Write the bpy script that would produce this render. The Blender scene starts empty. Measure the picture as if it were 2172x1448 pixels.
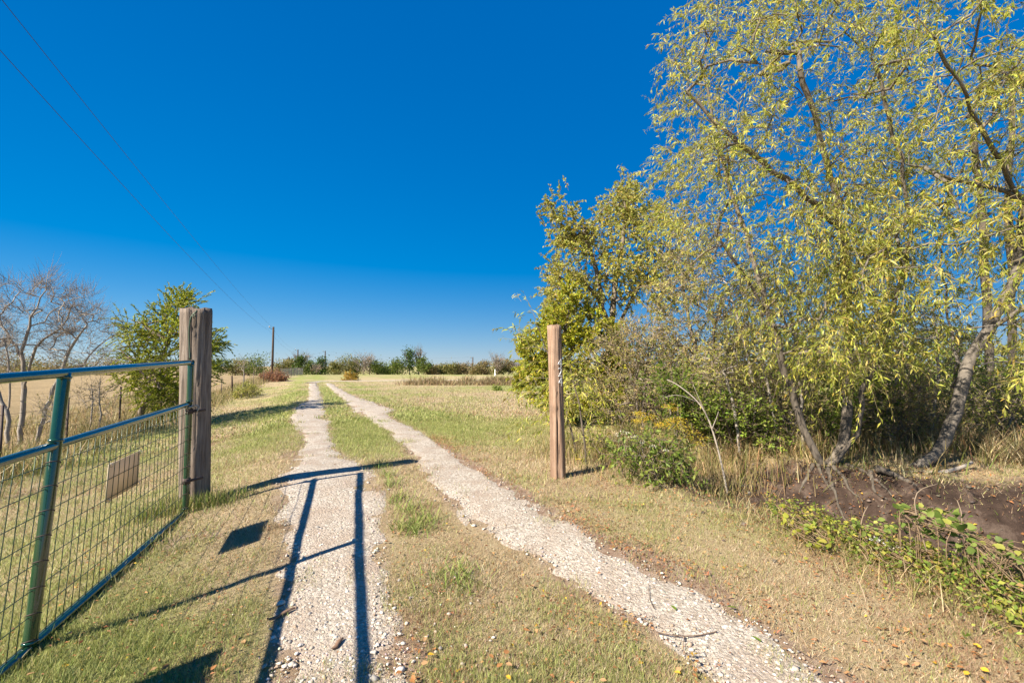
import bpy, math, random
import numpy as np
from mathutils import Vector, Matrix

rng = np.random.default_rng(11)
random.seed(5)
SC = bpy.context.scene
COL = SC.collection

# ------------------------------------------------------------------ camera
F = 965.0                                   # focal length in photo pixels (16 mm on full frame)
PITCH = math.radians(3.03)
CAM = np.array([0.0, 0.0, 1.5])
cd = bpy.data.cameras.new('camera'); cam = bpy.data.objects.new('camera', cd); COL.objects.link(cam)
cd.sensor_width = 36.0; cd.lens = 36.0 * F / 2172.0
cd.clip_start = 0.05; cd.clip_end = 3000
cam.location = CAM; cam.rotation_euler = (math.pi / 2 + PITCH, 0, 0)
SC.camera = cam

# ------------------------------------------------------------------ light
SUN_EL = math.radians(37.8)
LX, LY = 0.79, 0.613                       # horizontal direction the light travels
wd = bpy.data.worlds.new('World'); SC.world = wd; wd.use_nodes = True
nt = wd.node_tree; bg = nt.nodes['Background']
sky = nt.nodes.new('ShaderNodeTexSky'); sky.sky_type = 'NISHITA'; sky.sun_disc = False
sky.sun_elevation = SUN_EL; sky.sun_rotation = -math.atan2(-LX, -LY)
sky.altitude = 200; sky.air_density = 1.0; sky.dust_density = 0.0; sky.ozone_density = 8.0
EXPOSURE = 1.4
def _mul(src, k):
    m = nt.nodes.new('ShaderNodeVectorMath'); m.operation = 'MULTIPLY'; m.inputs[1].default_value = k
    nt.links.new(src, m.inputs[0]); return m.outputs[0]
sep = nt.nodes.new('ShaderNodeSeparateColor'); gm = nt.nodes.new('ShaderNodeCombineColor')      # the clear deep-blue rendering of the photograph
nt.links.new(_mul(sky.outputs[0], (0.1, 0.1, 0.1)), sep.inputs[0])
for _i, _g in enumerate((0.405, 0.425, 0.355)):
    _p = nt.nodes.new('ShaderNodeMath'); _p.operation = 'POWER'; _p.inputs[1].default_value = _g
    nt.links.new(sep.outputs[_i], _p.inputs[0]); nt.links.new(_p.outputs[0], gm.inputs[_i])
hs = nt.nodes.new('ShaderNodeHueSaturation'); hs.inputs['Saturation'].default_value = 1.906
kk = 0.82 / (0.1 * 2 ** EXPOSURE)
nt.links.new(_mul(gm.outputs[0], (0.845 * kk, 0.91 * kk, kk)), hs.inputs['Color']); nt.links.new(hs.outputs[0], bg.inputs[0])
bg.inputs[1].default_value = 0.1
sl = bpy.data.lights.new('sun', 'SUN'); so = bpy.data.objects.new('sun', sl); COL.objects.link(so)
sl.energy = 5.0; sl.angle = math.radians(0.53); sl.color = (1.0, 0.89, 0.73)
ldir = Vector((LX * math.cos(SUN_EL), LY * math.cos(SUN_EL), -math.sin(SUN_EL)))
so.rotation_euler = ldir.to_track_quat('-Z', 'Y').to_euler()
SC.view_settings.view_transform = 'Standard'; SC.view_settings.look = 'None'
SC.view_settings.exposure = EXPOSURE; SC.view_settings.gamma = 1.0

# ------------------------------------------------------------------ geometry helpers
def nrm(a):
    a = np.asarray(a, float)
    return a / np.maximum(np.linalg.norm(a, axis=-1, keepdims=True), 1e-9)

def ray(px, py):
    xc = (px - 1086.0) / F; yc = (724.0 - py) / F
    c, s = math.cos(PITCH), math.sin(PITCH)
    return np.array([xc, c - yc * s, s + yc * c])

def at(px, py, d):
    r = ray(px, py)
    return CAM + r * (d / r[1])

def project(P):
    P = np.asarray(P, float); q = P - CAM
    c, s = math.cos(PITCH), math.sin(PITCH)
    dep = q[..., 1] * c + q[..., 2] * s; up = -q[..., 1] * s + q[..., 2] * c
    dep = np.maximum(dep, 1e-3)
    return 1086 + F * q[..., 0] / dep, 724 - F * up / dep, dep

def sstep(a, b, x):
    t = np.clip((np.asarray(x, float) - a) / (b - a), 0, 1)
    return t * t * (3 - 2 * t)

def vnoise(x, y, scale=1.0, seed=0):
    x = np.asarray(x, float) / scale; y = np.asarray(y, float) / scale
    xi = np.floor(x).astype(np.int64); yi = np.floor(y).astype(np.int64)
    fx = x - xi; fy = y - yi
    fx = fx * fx * (3 - 2 * fx); fy = fy * fy * (3 - 2 * fy)
    def h(a, b):
        n = (a * 374761393 + b * 668265263 + seed * 982451653) & 0xffffffff
        n = ((n ^ (n >> 13)) * 1274126177) & 0xffffffff
        n = n ^ (n >> 16)
        return (n & 0xffff) / 65535.0
    return (h(xi, yi) * (1 - fx) + h(xi + 1, yi) * fx) * (1 - fy) + (h(xi, yi + 1) * (1 - fx) + h(xi + 1, yi + 1) * fx) * fy

def fbm(x, y, scale, seed=0, n=3):
    s = 0; a = 1.0; t = 0
    for i in range(n):
        s = s + a * vnoise(x, y, scale / 2 ** i, seed + i * 17); t += a; a *= 0.55
    return s / t

# drive axis: u across (right positive), v along
DX, DY = -0.407, 0.913
def uv(x, y):
    x = np.asarray(x, float); y = np.asarray(y, float)
    return (x - 1.1) * DY - y * DX, (x - 1.1) * DX + y * DY
def xy(u, v):
    return 1.1 + u * DY + v * DX, -u * DX + v * DY

DITCH = np.array([(2.75, 7.3), (3.5, 5.95), (4.25, 5.05), (5.3, 4.3), (6.9, 3.6), (9.5, 2.6), (15, 0)])
def seg_dist(x, y, pts):
    best = np.full(np.shape(x), 1e9); tt = np.zeros(np.shape(x))
    n = len(pts) - 1
    for i in range(n):
        a = pts[i]; b = pts[i + 1]; ab = b - a; L2 = (ab ** 2).sum()
        t = np.clip(((x - a[0]) * ab[0] + (y - a[1]) * ab[1]) / L2, 0, 1)
        d = np.hypot(x - a[0] - t * ab[0], y - a[1] - t * ab[1])
        m = d < best; best = np.where(m, d, best); tt = np.where(m, i + t, tt)
    return best, tt

def ground(x, y):
    x = np.asarray(x, float); y = np.asarray(y, float)
    u, v = uv(x, y)
    w = np.clip(-1.35 - u, 0, None)
    zl = -0.68 * (1 - np.exp(-(w / 2.95) ** 1.18)) * (1 - 0.75 * sstep(25, 62, v))
    dd, tt = seg_dist(x, y, DITCH)
    dep = 0.25 + 0.75 * sstep(0.2, 1.6, tt)
    dm = (1 - sstep(0.2, 1.0, dd / (1.5 + 0.35 * sstep(2, 3.5, tt)))) * sstep(-0.1, 0.9, tt + 0.3)
    zd = -dep * dm + (fbm(x, y, 0.7, 14, 4) - 0.5) * 0.34 * np.clip(dm * (1.15 - dm) * 3, 0, 1) + (fbm(x, y, 0.22, 15, 2) - 0.5) * 0.09 * dm
    bump = (fbm(x, y, 1.7, 3) - 0.5) * 0.05 + (fbm(x, y, 7.0, 9) - 0.5) * 0.08
    far = -0.75 * sstep(72, 105, y) + 0.25 * sstep(30, 70, y) * 0
    back = 0.10 * sstep(5.5, 9, x) * sstep(4, 9, y)
    near = -0.20 * (1 - sstep(1.6, 6.0, y + 0.2 * x)) * sstep(-2.6, -1.2, u)
    return zl + zd + near + bump * sstep(1, 4, np.hypot(x, y)) + far + back

def on_ground(px, py, dmax=400):
    r = ray(px, py); t = np.linspace(1.2, dmax, 200)
    f = lambda s: CAM[2] + r[2] * s - ground(CAM[0] + r[0] * s, CAM[1] + r[1] * s)
    ts = np.concatenate([np.linspace(1.0, 20, 400), np.linspace(20, dmax, 1500)])
    vals = f(ts)
    i = np.argmax(vals < 0)
    if vals[i] >= 0: i = len(ts) - 1
    a, b = ts[max(i - 1, 0)], ts[i]
    for _ in range(30):
        m = 0.5 * (a + b)
        if f(m) > 0: a = m
        else: b = m
    p = CAM + r * a
    return np.array([p[0], p[1], float(ground(p[0], p[1]))])

def G(x, y):
    return np.array([x, y, float(ground(x, y))])

class Geo:
    def __init__(self): self.V = []; self.F = {3: [], 4: []}; self.C = []; self.n = 0
    def add(self, v, f, c=None):
        v = np.asarray(v, float).reshape(-1, 3)
        for k in (3, 4):
            pass
        if not isinstance(f, (list, tuple)): f = [f]
        for a in f:
            a = np.asarray(a, np.int64)
            if a.size: self.F[a.shape[1]].append(a + self.n)
        self.V.append(v); self.n += len(v)
        if c is None: c = (0.5, 0.5, 0.5)
        c = np.asarray(c, float)
        if c.ndim == 1: c = np.tile(c[:3], (len(v), 1))
        self.C.append(c[:, :3])
        return self
    def mesh(self, name, mat, off=(0, 0, 0), smooth=False):
        me = bpy.data.meshes.new(name)
        if self.n == 0: return me
        V = np.concatenate(self.V) - np.asarray(off, float)
        li = []; ls = []; pos = 0
        for k in (4, 3):
            if self.F[k]:
                a = np.concatenate(self.F[k]); li.append(a.ravel()); ls.append(pos + np.arange(len(a)) * k); pos += a.size
        li = np.concatenate(li).astype(np.int32); ls = np.concatenate(ls).astype(np.int32)
        me.vertices.add(len(V)); me.vertices.foreach_set('co', V.astype(np.float32).ravel())
        me.loops.add(len(li)); me.loops.foreach_set('vertex_index', li)
        me.polygons.add(len(ls)); me.polygons.foreach_set('loop_start', ls)
        me.update(calc_edges=True)
        C = np.concatenate(self.C); A = np.ones((len(V), 4), np.float32); A[:, :3] = C
        at_ = me.attributes.new('col', 'FLOAT_COLOR', 'POINT'); at_.data.foreach_set('color', A.ravel())
        if smooth: me.polygons.foreach_set('use_smooth', np.ones(len(ls), bool))
        me.materials.append(mat)
        return me

def link(name, me, parent=None, loc=None):
    o = bpy.data.objects.new(name, me); COL.objects.link(o)
    if parent is not None: o.parent = parent
    if loc is not None: o.location = loc
    return o

def tag(o, label=None, cat=None, group=None, kind=None):
    if label: o['label'] = label
    if cat: o['category'] = cat
    if group: o['group'] = group
    if kind: o['kind'] = kind
    return o

def thing(name, label, cat, loc, group=None):
    o = bpy.data.objects.new(name, None); COL.objects.link(o); o.location = loc; o.empty_display_size = 0.1
    return tag(o, label, cat, group)

def tube(geo, pts, rad, sides=6, col=None, cap=True):
    pts = np.asarray(pts, float); n = len(pts)
    rad = np.broadcast_to(np.asarray(rad, float), (n,))
    tan = np.gradient(pts, axis=0); tan = nrm(tan)
    ref = np.array([0, 0, 1.0]) if abs(tan[:, 2]).mean() < 0.75 else np.array([1.0, 0.15, 0])
    a = nrm(np.cross(tan, ref)); b = np.cross(tan, a)
    th = np.arange(sides) * 2 * math.pi / sides
    ring = pts[:, None, :] + rad[:, None, None] * (np.cos(th)[None, :, None] * a[:, None, :] + np.sin(th)[None, :, None] * b[:, None, :])
    i = np.arange(n - 1)[:, None] * sides; j = np.arange(sides)[None, :]; k = (j + 1) % sides
    f = np.stack([i + j, i + k, i + sides + k, i + sides + j], -1).reshape(-1, 4)
    V = ring.reshape(-1, 3); fs = [f]
    if cap and sides >= 3:
        V = np.concatenate([V, pts[:1], pts[-1:]]); c0 = n * sides; c1 = c0 + 1
        jj = np.arange(sides); kk = (jj + 1) % sides
        fs.append(np.stack([np.full(sides, c0), kk, jj], -1)); o = (n - 1) * sides
        fs.append(np.stack([np.full(sides, c1), o + jj, o + kk], -1))
    geo.add(V, fs, col)

def box(geo, c, h, R=None, col=None):
    s = np.array([(x, y, z) for x in (-1, 1) for y in (-1, 1) for z in (-1, 1)], float) * np.asarray(h)
    if R is not None: s = s @ np.asarray(R).T
    f = np.array([(0, 1, 3, 2), (4, 6, 7, 5), (0, 4, 5, 1), (2, 3, 7, 6), (0, 2, 6, 4), (1, 5, 7, 3)])
    geo.add(s + np.asarray(c), f, col)

def blades(geo, P, dh, lean, L, w, col, segs=1, twist=None):
    """grass blades: P base (n,3), dh horizontal unit (n,2), lean 0..1, length, width"""
    n = len(P)
    side = np.stack([-dh[:, 1], dh[:, 0], np.zeros(n)], -1)
    if twist is not None:
        c, s = np.cos(twist)[:, None], np.sin(twist)[:, None]
        side = side * c + np.concatenate([dh, np.zeros((n, 1))], 1) * s
    d3 = np.concatenate([dh, np.zeros((n, 1))], 1)
    def pt(t):
        hz = (lean * (t ** 1.4))[:, None] * d3 * L[:, None]
        vz = L * (t * np.sqrt(np.maximum(1 - lean ** 2, 0.02)) + 0.35 * lean * (t - t * t))
        r = P + hz; r[:, 2] += vz
        return r
    rows = []
    for k in range(segs):
        t = k / segs; p = pt(np.full(n, t)); ww = (w * (1 - 0.55 * t) * 0.5)[:, None]
        rows += [p - side * ww, p + side * ww]
    rows.append(pt(np.ones(n)))
    m = 2 * segs + 1
    V = np.stack(rows, 1).reshape(-1, 3); b = np.arange(n)[:, None] * m
    fs = []
    for k in range(segs - 1):
        fs.append(b + np.array([[2 * k, 2 * k + 1, 2 * k + 3, 2 * k + 2]]))
    fs.append(b + np.array([[2 * segs - 2, 2 * segs - 1, 2 * segs]]))
    geo.add(V, fs, np.repeat(col, m, axis=0))

def rdir(n):
    a = rng.uniform(0, 2 * math.pi, n)
    return np.stack([np.cos(a), np.sin(a)], -1)

def pick(cols, p, n, jit=0.18):
    cols = np.asarray(cols, float); p = np.asarray(p, float); p = p / p.sum()
    c = cols[rng.choice(len(cols), n, p=p)]
    return np.clip(c * (1 + rng.normal(0, jit, (n, 1))) * (1 + rng.normal(0, 0.06, (n, 3))), 0.004, 0.95)

def leaves(geo, pos, d, L, w, col, curl=0.12, side=None):
    n = len(pos); d = nrm(d)
    if side is None:
        side = rng.normal(0, 1, (n, 3))
    side = nrm(side - d * (side * d).sum(1, keepdims=True))
    up = np.cross(side, d); up = np.where(up[:, 2:3] < 0, -up, up)
    L = np.broadcast_to(L, (n,))[:, None]; w = np.broadcast_to(w, (n,))[:, None]
    mid = pos + d * L * 0.45 + up * L * curl
    tip = pos + d * L
    V = np.stack([pos, mid + side * w * 0.5, tip, mid - side * w * 0.5], 1).reshape(-1, 3)
    f = np.arange(n)[:, None] * 4 + np.arange(4)[None, :]
    geo.add(V, f, np.repeat(col, 4, axis=0))

def twig_tubes(geo, S, d0, L, droop, r, col, rings=3):
    n = len(S); a = nrm(np.cross(d0, np.array([0.3, 0.2, 1.0]))); b = np.cross(d0, a)
    R = []
    for k in range(rings):
        t = k / (rings - 1); p = S + d0 * (L * t)[:, None]; p[:, 2] -= droop * t * t
        rr = (r * (1 - 0.75 * t))[:, None]
        for q in range(3):
            th = q * 2.0944; R.append(p + rr * (math.cos(th) * a + math.sin(th) * b))
    V = np.stack(R, 1).reshape(-1, 3); m = rings * 3; base = np.arange(n)[:, None] * m; fs = []
    for k in range(rings - 1):
        for q in range(3):
            q2 = (q + 1) % 3
            fs.append(base + np.array([[k * 3 + q, k * 3 + q2, k * 3 + 3 + q2, k * 3 + 3 + q]]))
    geo.add(V, fs, np.repeat(np.broadcast_to(col, (n, 3)), m, axis=0))

def in_poly(px, py, poly):
    poly = np.asarray(poly, float); inside = np.zeros(len(px), bool); j = len(poly) - 1
    for i in range(len(poly)):
        xi, yi = poly[i]; xj, yj = poly[j]
        c = ((yi > py) != (yj > py)) & (px < (xj - xi) * (py - yi) / (yj - yi + 1e-12) + xi)
        inside ^= c; j = i
    return inside

def poly_points(poly, n, d0, d1, zmin=0.05):
    """n points in the crown volume whose outline at depth d0..d1 is the given one"""
    poly = np.asarray(poly, float); lo = poly.min(0); hi = poly.max(0); out = []
    while len(out) < n:
        px = rng.uniform(lo[0], hi[0], n); py = rng.uniform(lo[1], hi[1], n)
        for a, b in zip(px[in_poly(px, py, poly)], py[in_poly(px, py, poly)]):
            p = at(a, b, rng.uniform(d0, d1))
            if p[2] > ground(p[0], p[1]) + zmin: out.append(p)
    return np.array(out[:n])

def resample(pts, step):
    pts = np.asarray(pts, float); seg = np.linalg.norm(np.diff(pts, axis=0), axis=1); s = np.concatenate([[0], np.cumsum(seg)])
    n = max(2, int(s[-1] / step) + 1); t = np.linspace(0, s[-1], n)
    # smooth with a Catmull-Rom through the given points
    out = []
    for q in t:
        i = min(np.searchsorted(s, q, 'right') - 1, len(pts) - 2); i = max(i, 0)
        f = (q - s[i]) / max(s[i + 1] - s[i], 1e-9)
        p0 = pts[max(i - 1, 0)]; p1 = pts[i]; p2 = pts[i + 1]; p3 = pts[min(i + 2, len(pts) - 1)]
        out.append(0.5 * (2 * p1 + (p2 - p0) * f + (2 * p0 - 5 * p1 + 4 * p2 - p3) * f * f + (3 * p1 - p0 - 3 * p2 + p3) * f ** 3))
    return np.array(out)

def grow(limbs, tips, step=0.25, wob=0.05, climb=0.5):
    """limbs: polylines; first is the trunk, the others start on it. Tips are joined one by one to the nearest wood."""
    P = []; par = []; chains = []
    for li, lm in enumerate(limbs):
        q = resample(lm, step); first = len(P)
        if li == 0 or np.min(np.linalg.norm(np.array(P) - q[0], axis=1)) > 0.6:
            P.append(q[0]); par.append(-1); prev = len(P) - 1; chain = [prev]
        else:
            prev = int(np.argmin(np.linalg.norm(np.array(P) - q[0], axis=1))); chain = [prev]
        for p in q[1:]:
            P.append(p + rng.normal(0, wob * 0.3, 3)); par.append(prev); prev = len(P) - 1; chain.append(prev)
        chains.append(chain)
    A = np.zeros((len(P) + len(tips) * 16, 3)); A[:len(P)] = P; n = len(P)
    d = np.array([np.min(np.linalg.norm(A[:n] - t, axis=1)) for t in tips])
    ends = []
    for ti in np.argsort(d):
        t = tips[ti]; dv = t - A[:n]; dist = np.linalg.norm(dv, axis=1)
        cost = dist + climb * np.maximum(-dv[:, 2], 0)
        k = int(np.argmin(cost)); Ld = dist[k]; m = int(np.clip(Ld / step, 2, 9))
        p0 = A[k]; c1 = p0 + (t - p0) * 0.5 + np.array([0, 0, 0.12 * Ld]) + rng.normal(0, 0.07 * Ld + 1e-4, 3)
        prev = k; chain = [k]
        for q in range(1, m + 1):
            f = q / m; p = (1 - f) ** 2 * p0 + 2 * f * (1 - f) * c1 + f * f * t + rng.normal(0, wob * 0.25, 3) * (f < 1)
            A[n] = p; par.append(prev); prev = n; chain.append(n); n += 1
        chains.append(chain); ends.append(prev)
    A = A[:n]; par = np.array(par); cnt = np.zeros(n)
    for e in ends: cnt[e] += 1
    kids = np.zeros(n)
    for i in range(n - 1, -1, -1):
        if cnt[i] == 0: cnt[i] = 0.5
        if par[i] >= 0: cnt[par[i]] += cnt[i] if kids[i] >= 0 else 0
    return A, par, chains, cnt, ends

def wood(geo, A, chains, cnt, r_tip, expo, rmax, col, sides_big=8, jit=0.1):
    for ch in chains:
        idx = np.array(ch); c = cnt[idx].copy()
        c[0] = cnt[idx[1]] if len(idx) > 1 else c[0]
        r = np.minimum(r_tip * c ** expo, rmax)
        sd = 3 if r.max() < 0.012 else (5 if r.max() < 0.04 else sides_big)
        cc = np.asarray(col) * (1 + rng.normal(0, jit))
        tube(geo, A[idx], r, sd, np.clip(cc, 0.01, 0.9), cap=False)

# ------------------------------------------------------------------ materials
def newmat(name):
    m = bpy.data.materials.new(name); m.use_nodes = True
    t = m.node_tree; b = t.nodes['Principled BSDF']
    return m, t, b

def N(t, typ, **kw):
    n = t.nodes.new(typ)
    for k, v in kw.items(): setattr(n, k, v)
    return n

def ramp(t, fac, stops):
    r = N(t, 'ShaderNodeValToRGB'); e = r.color_ramp.elements
    while len(e) < len(stops): e.new(0.5)
    for i, (p, c) in enumerate(stops):
        e[i].position = p; e[i].color = (*c, 1) if len(c) == 3 else c
    if fac is not None: t.links.new(fac, r.inputs[0])
    return r.outputs[0]

def mixc(t, fac, a, b, mode='MIX'):
    m = N(t, 'ShaderNodeMix', data_type='RGBA', blend_type=mode)
    for sock, v in ((m.inputs['Factor'], fac), (m.inputs[6], a), (m.inputs[7], b)):
        if isinstance(v, (int, float)): sock.default_value = v
        elif isinstance(v, tuple): sock.default_value = (*v, 1)
        else: t.links.new(v, sock)
    return m.outputs[2]

def noise(t, vec, scale, detail=4, rough=0.6, dist=0.0):
    n = N(t, 'ShaderNodeTexNoise'); n.inputs['Scale'].default_value = scale; n.inputs['Detail'].default_value = detail
    n.inputs['Roughness'].default_value = rough; n.inputs['Distortion'].default_value = dist
    if vec is not None: t.links.new(vec, n.inputs['Vector'])
    return n

def bump(t, b, h, strength, dist=0.02):
    n = N(t, 'ShaderNodeBump'); n.inputs['Strength'].default_value = strength; n.inputs['Distance'].default_value = dist
    t.links.new(h, n.inputs['Height']); t.links.new(n.outputs[0], b.inputs['Normal'])

def foliage_mat(name, trans=0.35, gloss=0.25, rough=0.5):
    m, t, b = newmat(name)
    a = N(t, 'ShaderNodeAttribute', attribute_name='col')
    nz = noise(t, N(t, 'ShaderNodeTexCoord').outputs['Object'], 9.0, 2)
    c = mixc(t, 0.35, a.outputs['Color'], ramp(t, nz.outputs['Fac'], [(0.3, (0.55, 0.55, 0.55)), (0.7, (1, 1, 1))]), 'MULTIPLY')
    t.links.new(c, b.inputs['Base Color']); b.inputs['Roughness'].default_value = rough
    b.inputs['Specular IOR Level'].default_value = gloss
    tr = N(t, 'ShaderNodeBsdfTranslucent'); t.links.new(mixc(t, 1.0, c, (1.0, 1.0, 0.75), 'MULTIPLY'), tr.inputs['Color'])
    mx = N(t, 'ShaderNodeMixShader'); mx.inputs[0].default_value = trans
    t.links.new(b.outputs[0], mx.inputs[1]); t.links.new(tr.outputs[0], mx.inputs[2])
    t.links.new(mx.outputs[0], t.nodes['Material Output'].inputs['Surface'])
    return m

def bark_mat(name, c1, c2, scale=14, stretch=0.25, b_str=0.7):
    m, t, b = newmat(name)
    co = N(t, 'ShaderNodeTexCoord'); mp = N(t, 'ShaderNodeMapping'); mp.inputs['Scale'].default_value = (1, 1, stretch)
    t.links.new(co.outputs['Object'], mp.inputs['Vector'])
    n1 = noise(t, mp.outputs[0], scale, 6, 0.65, 0.4); n2 = noise(t, mp.outputs[0], scale * 0.25, 3)
    a = N(t, 'ShaderNodeAttribute', attribute_name='col')
    c = ramp(t, n1.outputs['Fac'], [(0.32, c1), (0.68, c2)])
    c = mixc(t, 0.5, c, a.outputs['Color'])
    c = mixc(t, n2.outputs['Fac'], c, mixc(t, 1.0, c, (0.55, 0.55, 0.55), 'MULTIPLY'))
    t.links.new(c, b.inputs['Base Color']); b.inputs['Roughness'].default_value = 0.9; b.inputs['Specular IOR Level'].default_value = 0.2
    bump(t, b, n1.outputs['Fac'], b_str, 0.02)
    return m

M_LEAF = foliage_mat('leaf', 0.48, 0.25, 0.5)
M_GRASS = foliage_mat('grass_blade', 0.30, 0.2, 0.6)
M_DRYLEAF = foliage_mat('dry_leaf', 0.2, 0.2, 0.6)
M_BARK = bark_mat('grey_bark', (0.09, 0.075, 0.06), (0.30, 0.26, 0.21))
M_BARK_PALE = bark_mat('pale_bark', (0.22, 0.19, 0.16), (0.50, 0.46, 0.41), 18)
M_TWIG = bark_mat('twig_bark', (0.16, 0.12, 0.09), (0.30, 0.24, 0.18), 30, 0.3, 0.2)

def wood_post_mat(name, ca, cb, cc):
    m, t, b = newmat(name)
    co = N(t, 'ShaderNodeTexCoord'); mp = N(t, 'ShaderNodeMapping'); mp.inputs['Scale'].default_value = (1, 1, 0.035)
    t.links.new(co.outputs['Object'], mp.inputs['Vector'])
    n1 = noise(t, mp.outputs[0], 75, 6, 0.7, 0.5); n2 = noise(t, mp.outputs[0], 14, 4, 0.6, 0.6); n3 = noise(t, co.outputs['Object'], 3.0, 4)
    a = N(t, 'ShaderNodeAttribute', attribute_name='col')
    c = ramp(t, n1.outputs['Fac'], [(0.25, ca), (0.5, cb), (0.75, cc)])
    c = mixc(t, 0.65, c, ramp(t, n2.outputs['Fac'], [(0.35, (0.5, 0.46, 0.42)), (0.62, (1.1, 1.08, 1.05))]), 'MULTIPLY')
    c = mixc(t, 0.45, c, ramp(t, n3.outputs['Fac'], [(0.3, (0.62, 0.55, 0.5)), (0.7, (1.1, 1.1, 1.12))]), 'MULTIPLY')
    c = mixc(t, 1.0, c, a.outputs['Color'], 'MULTIPLY')
    t.links.new(c, b.inputs['Base Color']); b.inputs['Roughness'].default_value = 0.85; b.inputs['Specular IOR Level'].default_value = 0.2
    bump(t, b, n1.outputs['Fac'], 0.9, 0.012)
    return m
M_POST_GREY = wood_post_mat('weathered_grey_wood', (0.06, 0.048, 0.04), (0.215, 0.18, 0.155), (0.38, 0.34, 0.305))
M_POST_TAN = wood_post_mat('tan_wood', (0.15, 0.095, 0.065), (0.34, 0.235, 0.17), (0.50, 0.39, 0.31))
M_POLE = wood_post_mat('pole_wood', (0.07, 0.05, 0.04), (0.17, 0.12, 0.09), (0.26, 0.20, 0.16))

def paint_mat(name, col, rough=0.2, metal=0.0, coat=0.6, chip=None, coat_rough=0.12):
    m, t, b = newmat(name)
    co = N(t, 'ShaderNodeTexCoord'); n1 = noise(t, co.outputs['Object'], 25, 5, 0.65); n2 = noise(t, co.outputs['Object'], 160, 3)
    c = mixc(t, ramp(t, n1.outputs['Fac'], [(0.35, (0, 0, 0)), (0.8, (0.35, 0.35, 0.35))]), col, tuple(min(1, x * 1.5 + 0.01) for x in col))
    if chip: c = mixc(t, ramp(t, n2.outputs['Fac'], [(0.79, (0, 0, 0)), (0.82, (1, 1, 1))]), c, chip)
    t.links.new(c, b.inputs['Base Color']); b.inputs['Metallic'].default_value = metal
    t.links.new(ramp(t, n1.outputs['Fac'], [(0.3, (rough,) * 3), (0.75, (rough * 1.3,) * 3)]), b.inputs['Roughness'])
    b.inputs['Coat Weight'].default_value = coat; b.inputs['Coat Roughness'].default_value = coat_rough
    return m
M_GREEN = paint_mat('green_gate_paint', (0.008, 0.043, 0.021), 0.10, 0.0, 1.0, (0.45, 0.5, 0.48), 0.03)
M_WIRE = paint_mat('green_wire', (0.035, 0.06, 0.035), 0.45, 0.2, 0.1)
M_GALV = paint_mat('galvanised_steel', (0.38, 0.37, 0.35), 0.4, 0.9, 0.0)
M_RUST = paint_mat('rusty_steel', (0.07, 0.05, 0.045), 0.7, 0.3, 0.0)
M_CABLE = paint_mat('dark_cable', (0.02, 0.02, 0.022), 0.5, 0.3, 0.0)
M_SIGN = paint_mat('taupe_sign_back', (0.58, 0.49, 0.38), 0.8, 0.0, 0.0)
_t = M_SIGN.node_tree; _tr = N(_t, 'ShaderNodeBsdfTranslucent'); _tr.inputs[0].default_value = (0.55, 0.46, 0.34, 1); _mx = N(_t, 'ShaderNodeMixShader'); _mx.inputs[0].default_value = 0.45
_t.links.new(_t.nodes['Principled BSDF'].outputs[0], _mx.inputs[1]); _t.links.new(_tr.outputs[0], _mx.inputs[2]); _t.links.new(_mx.outputs[0], _t.nodes['Material Output'].inputs['Surface'])
M_WHITE = paint_mat('white_paint', (0.75, 0.75, 0.73), 0.4, 0.0, 0.2)
M_DIGIT = paint_mat('pale_metal_digit', (0.62, 0.62, 0.62), 0.3, 0.6, 0.2)

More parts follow.
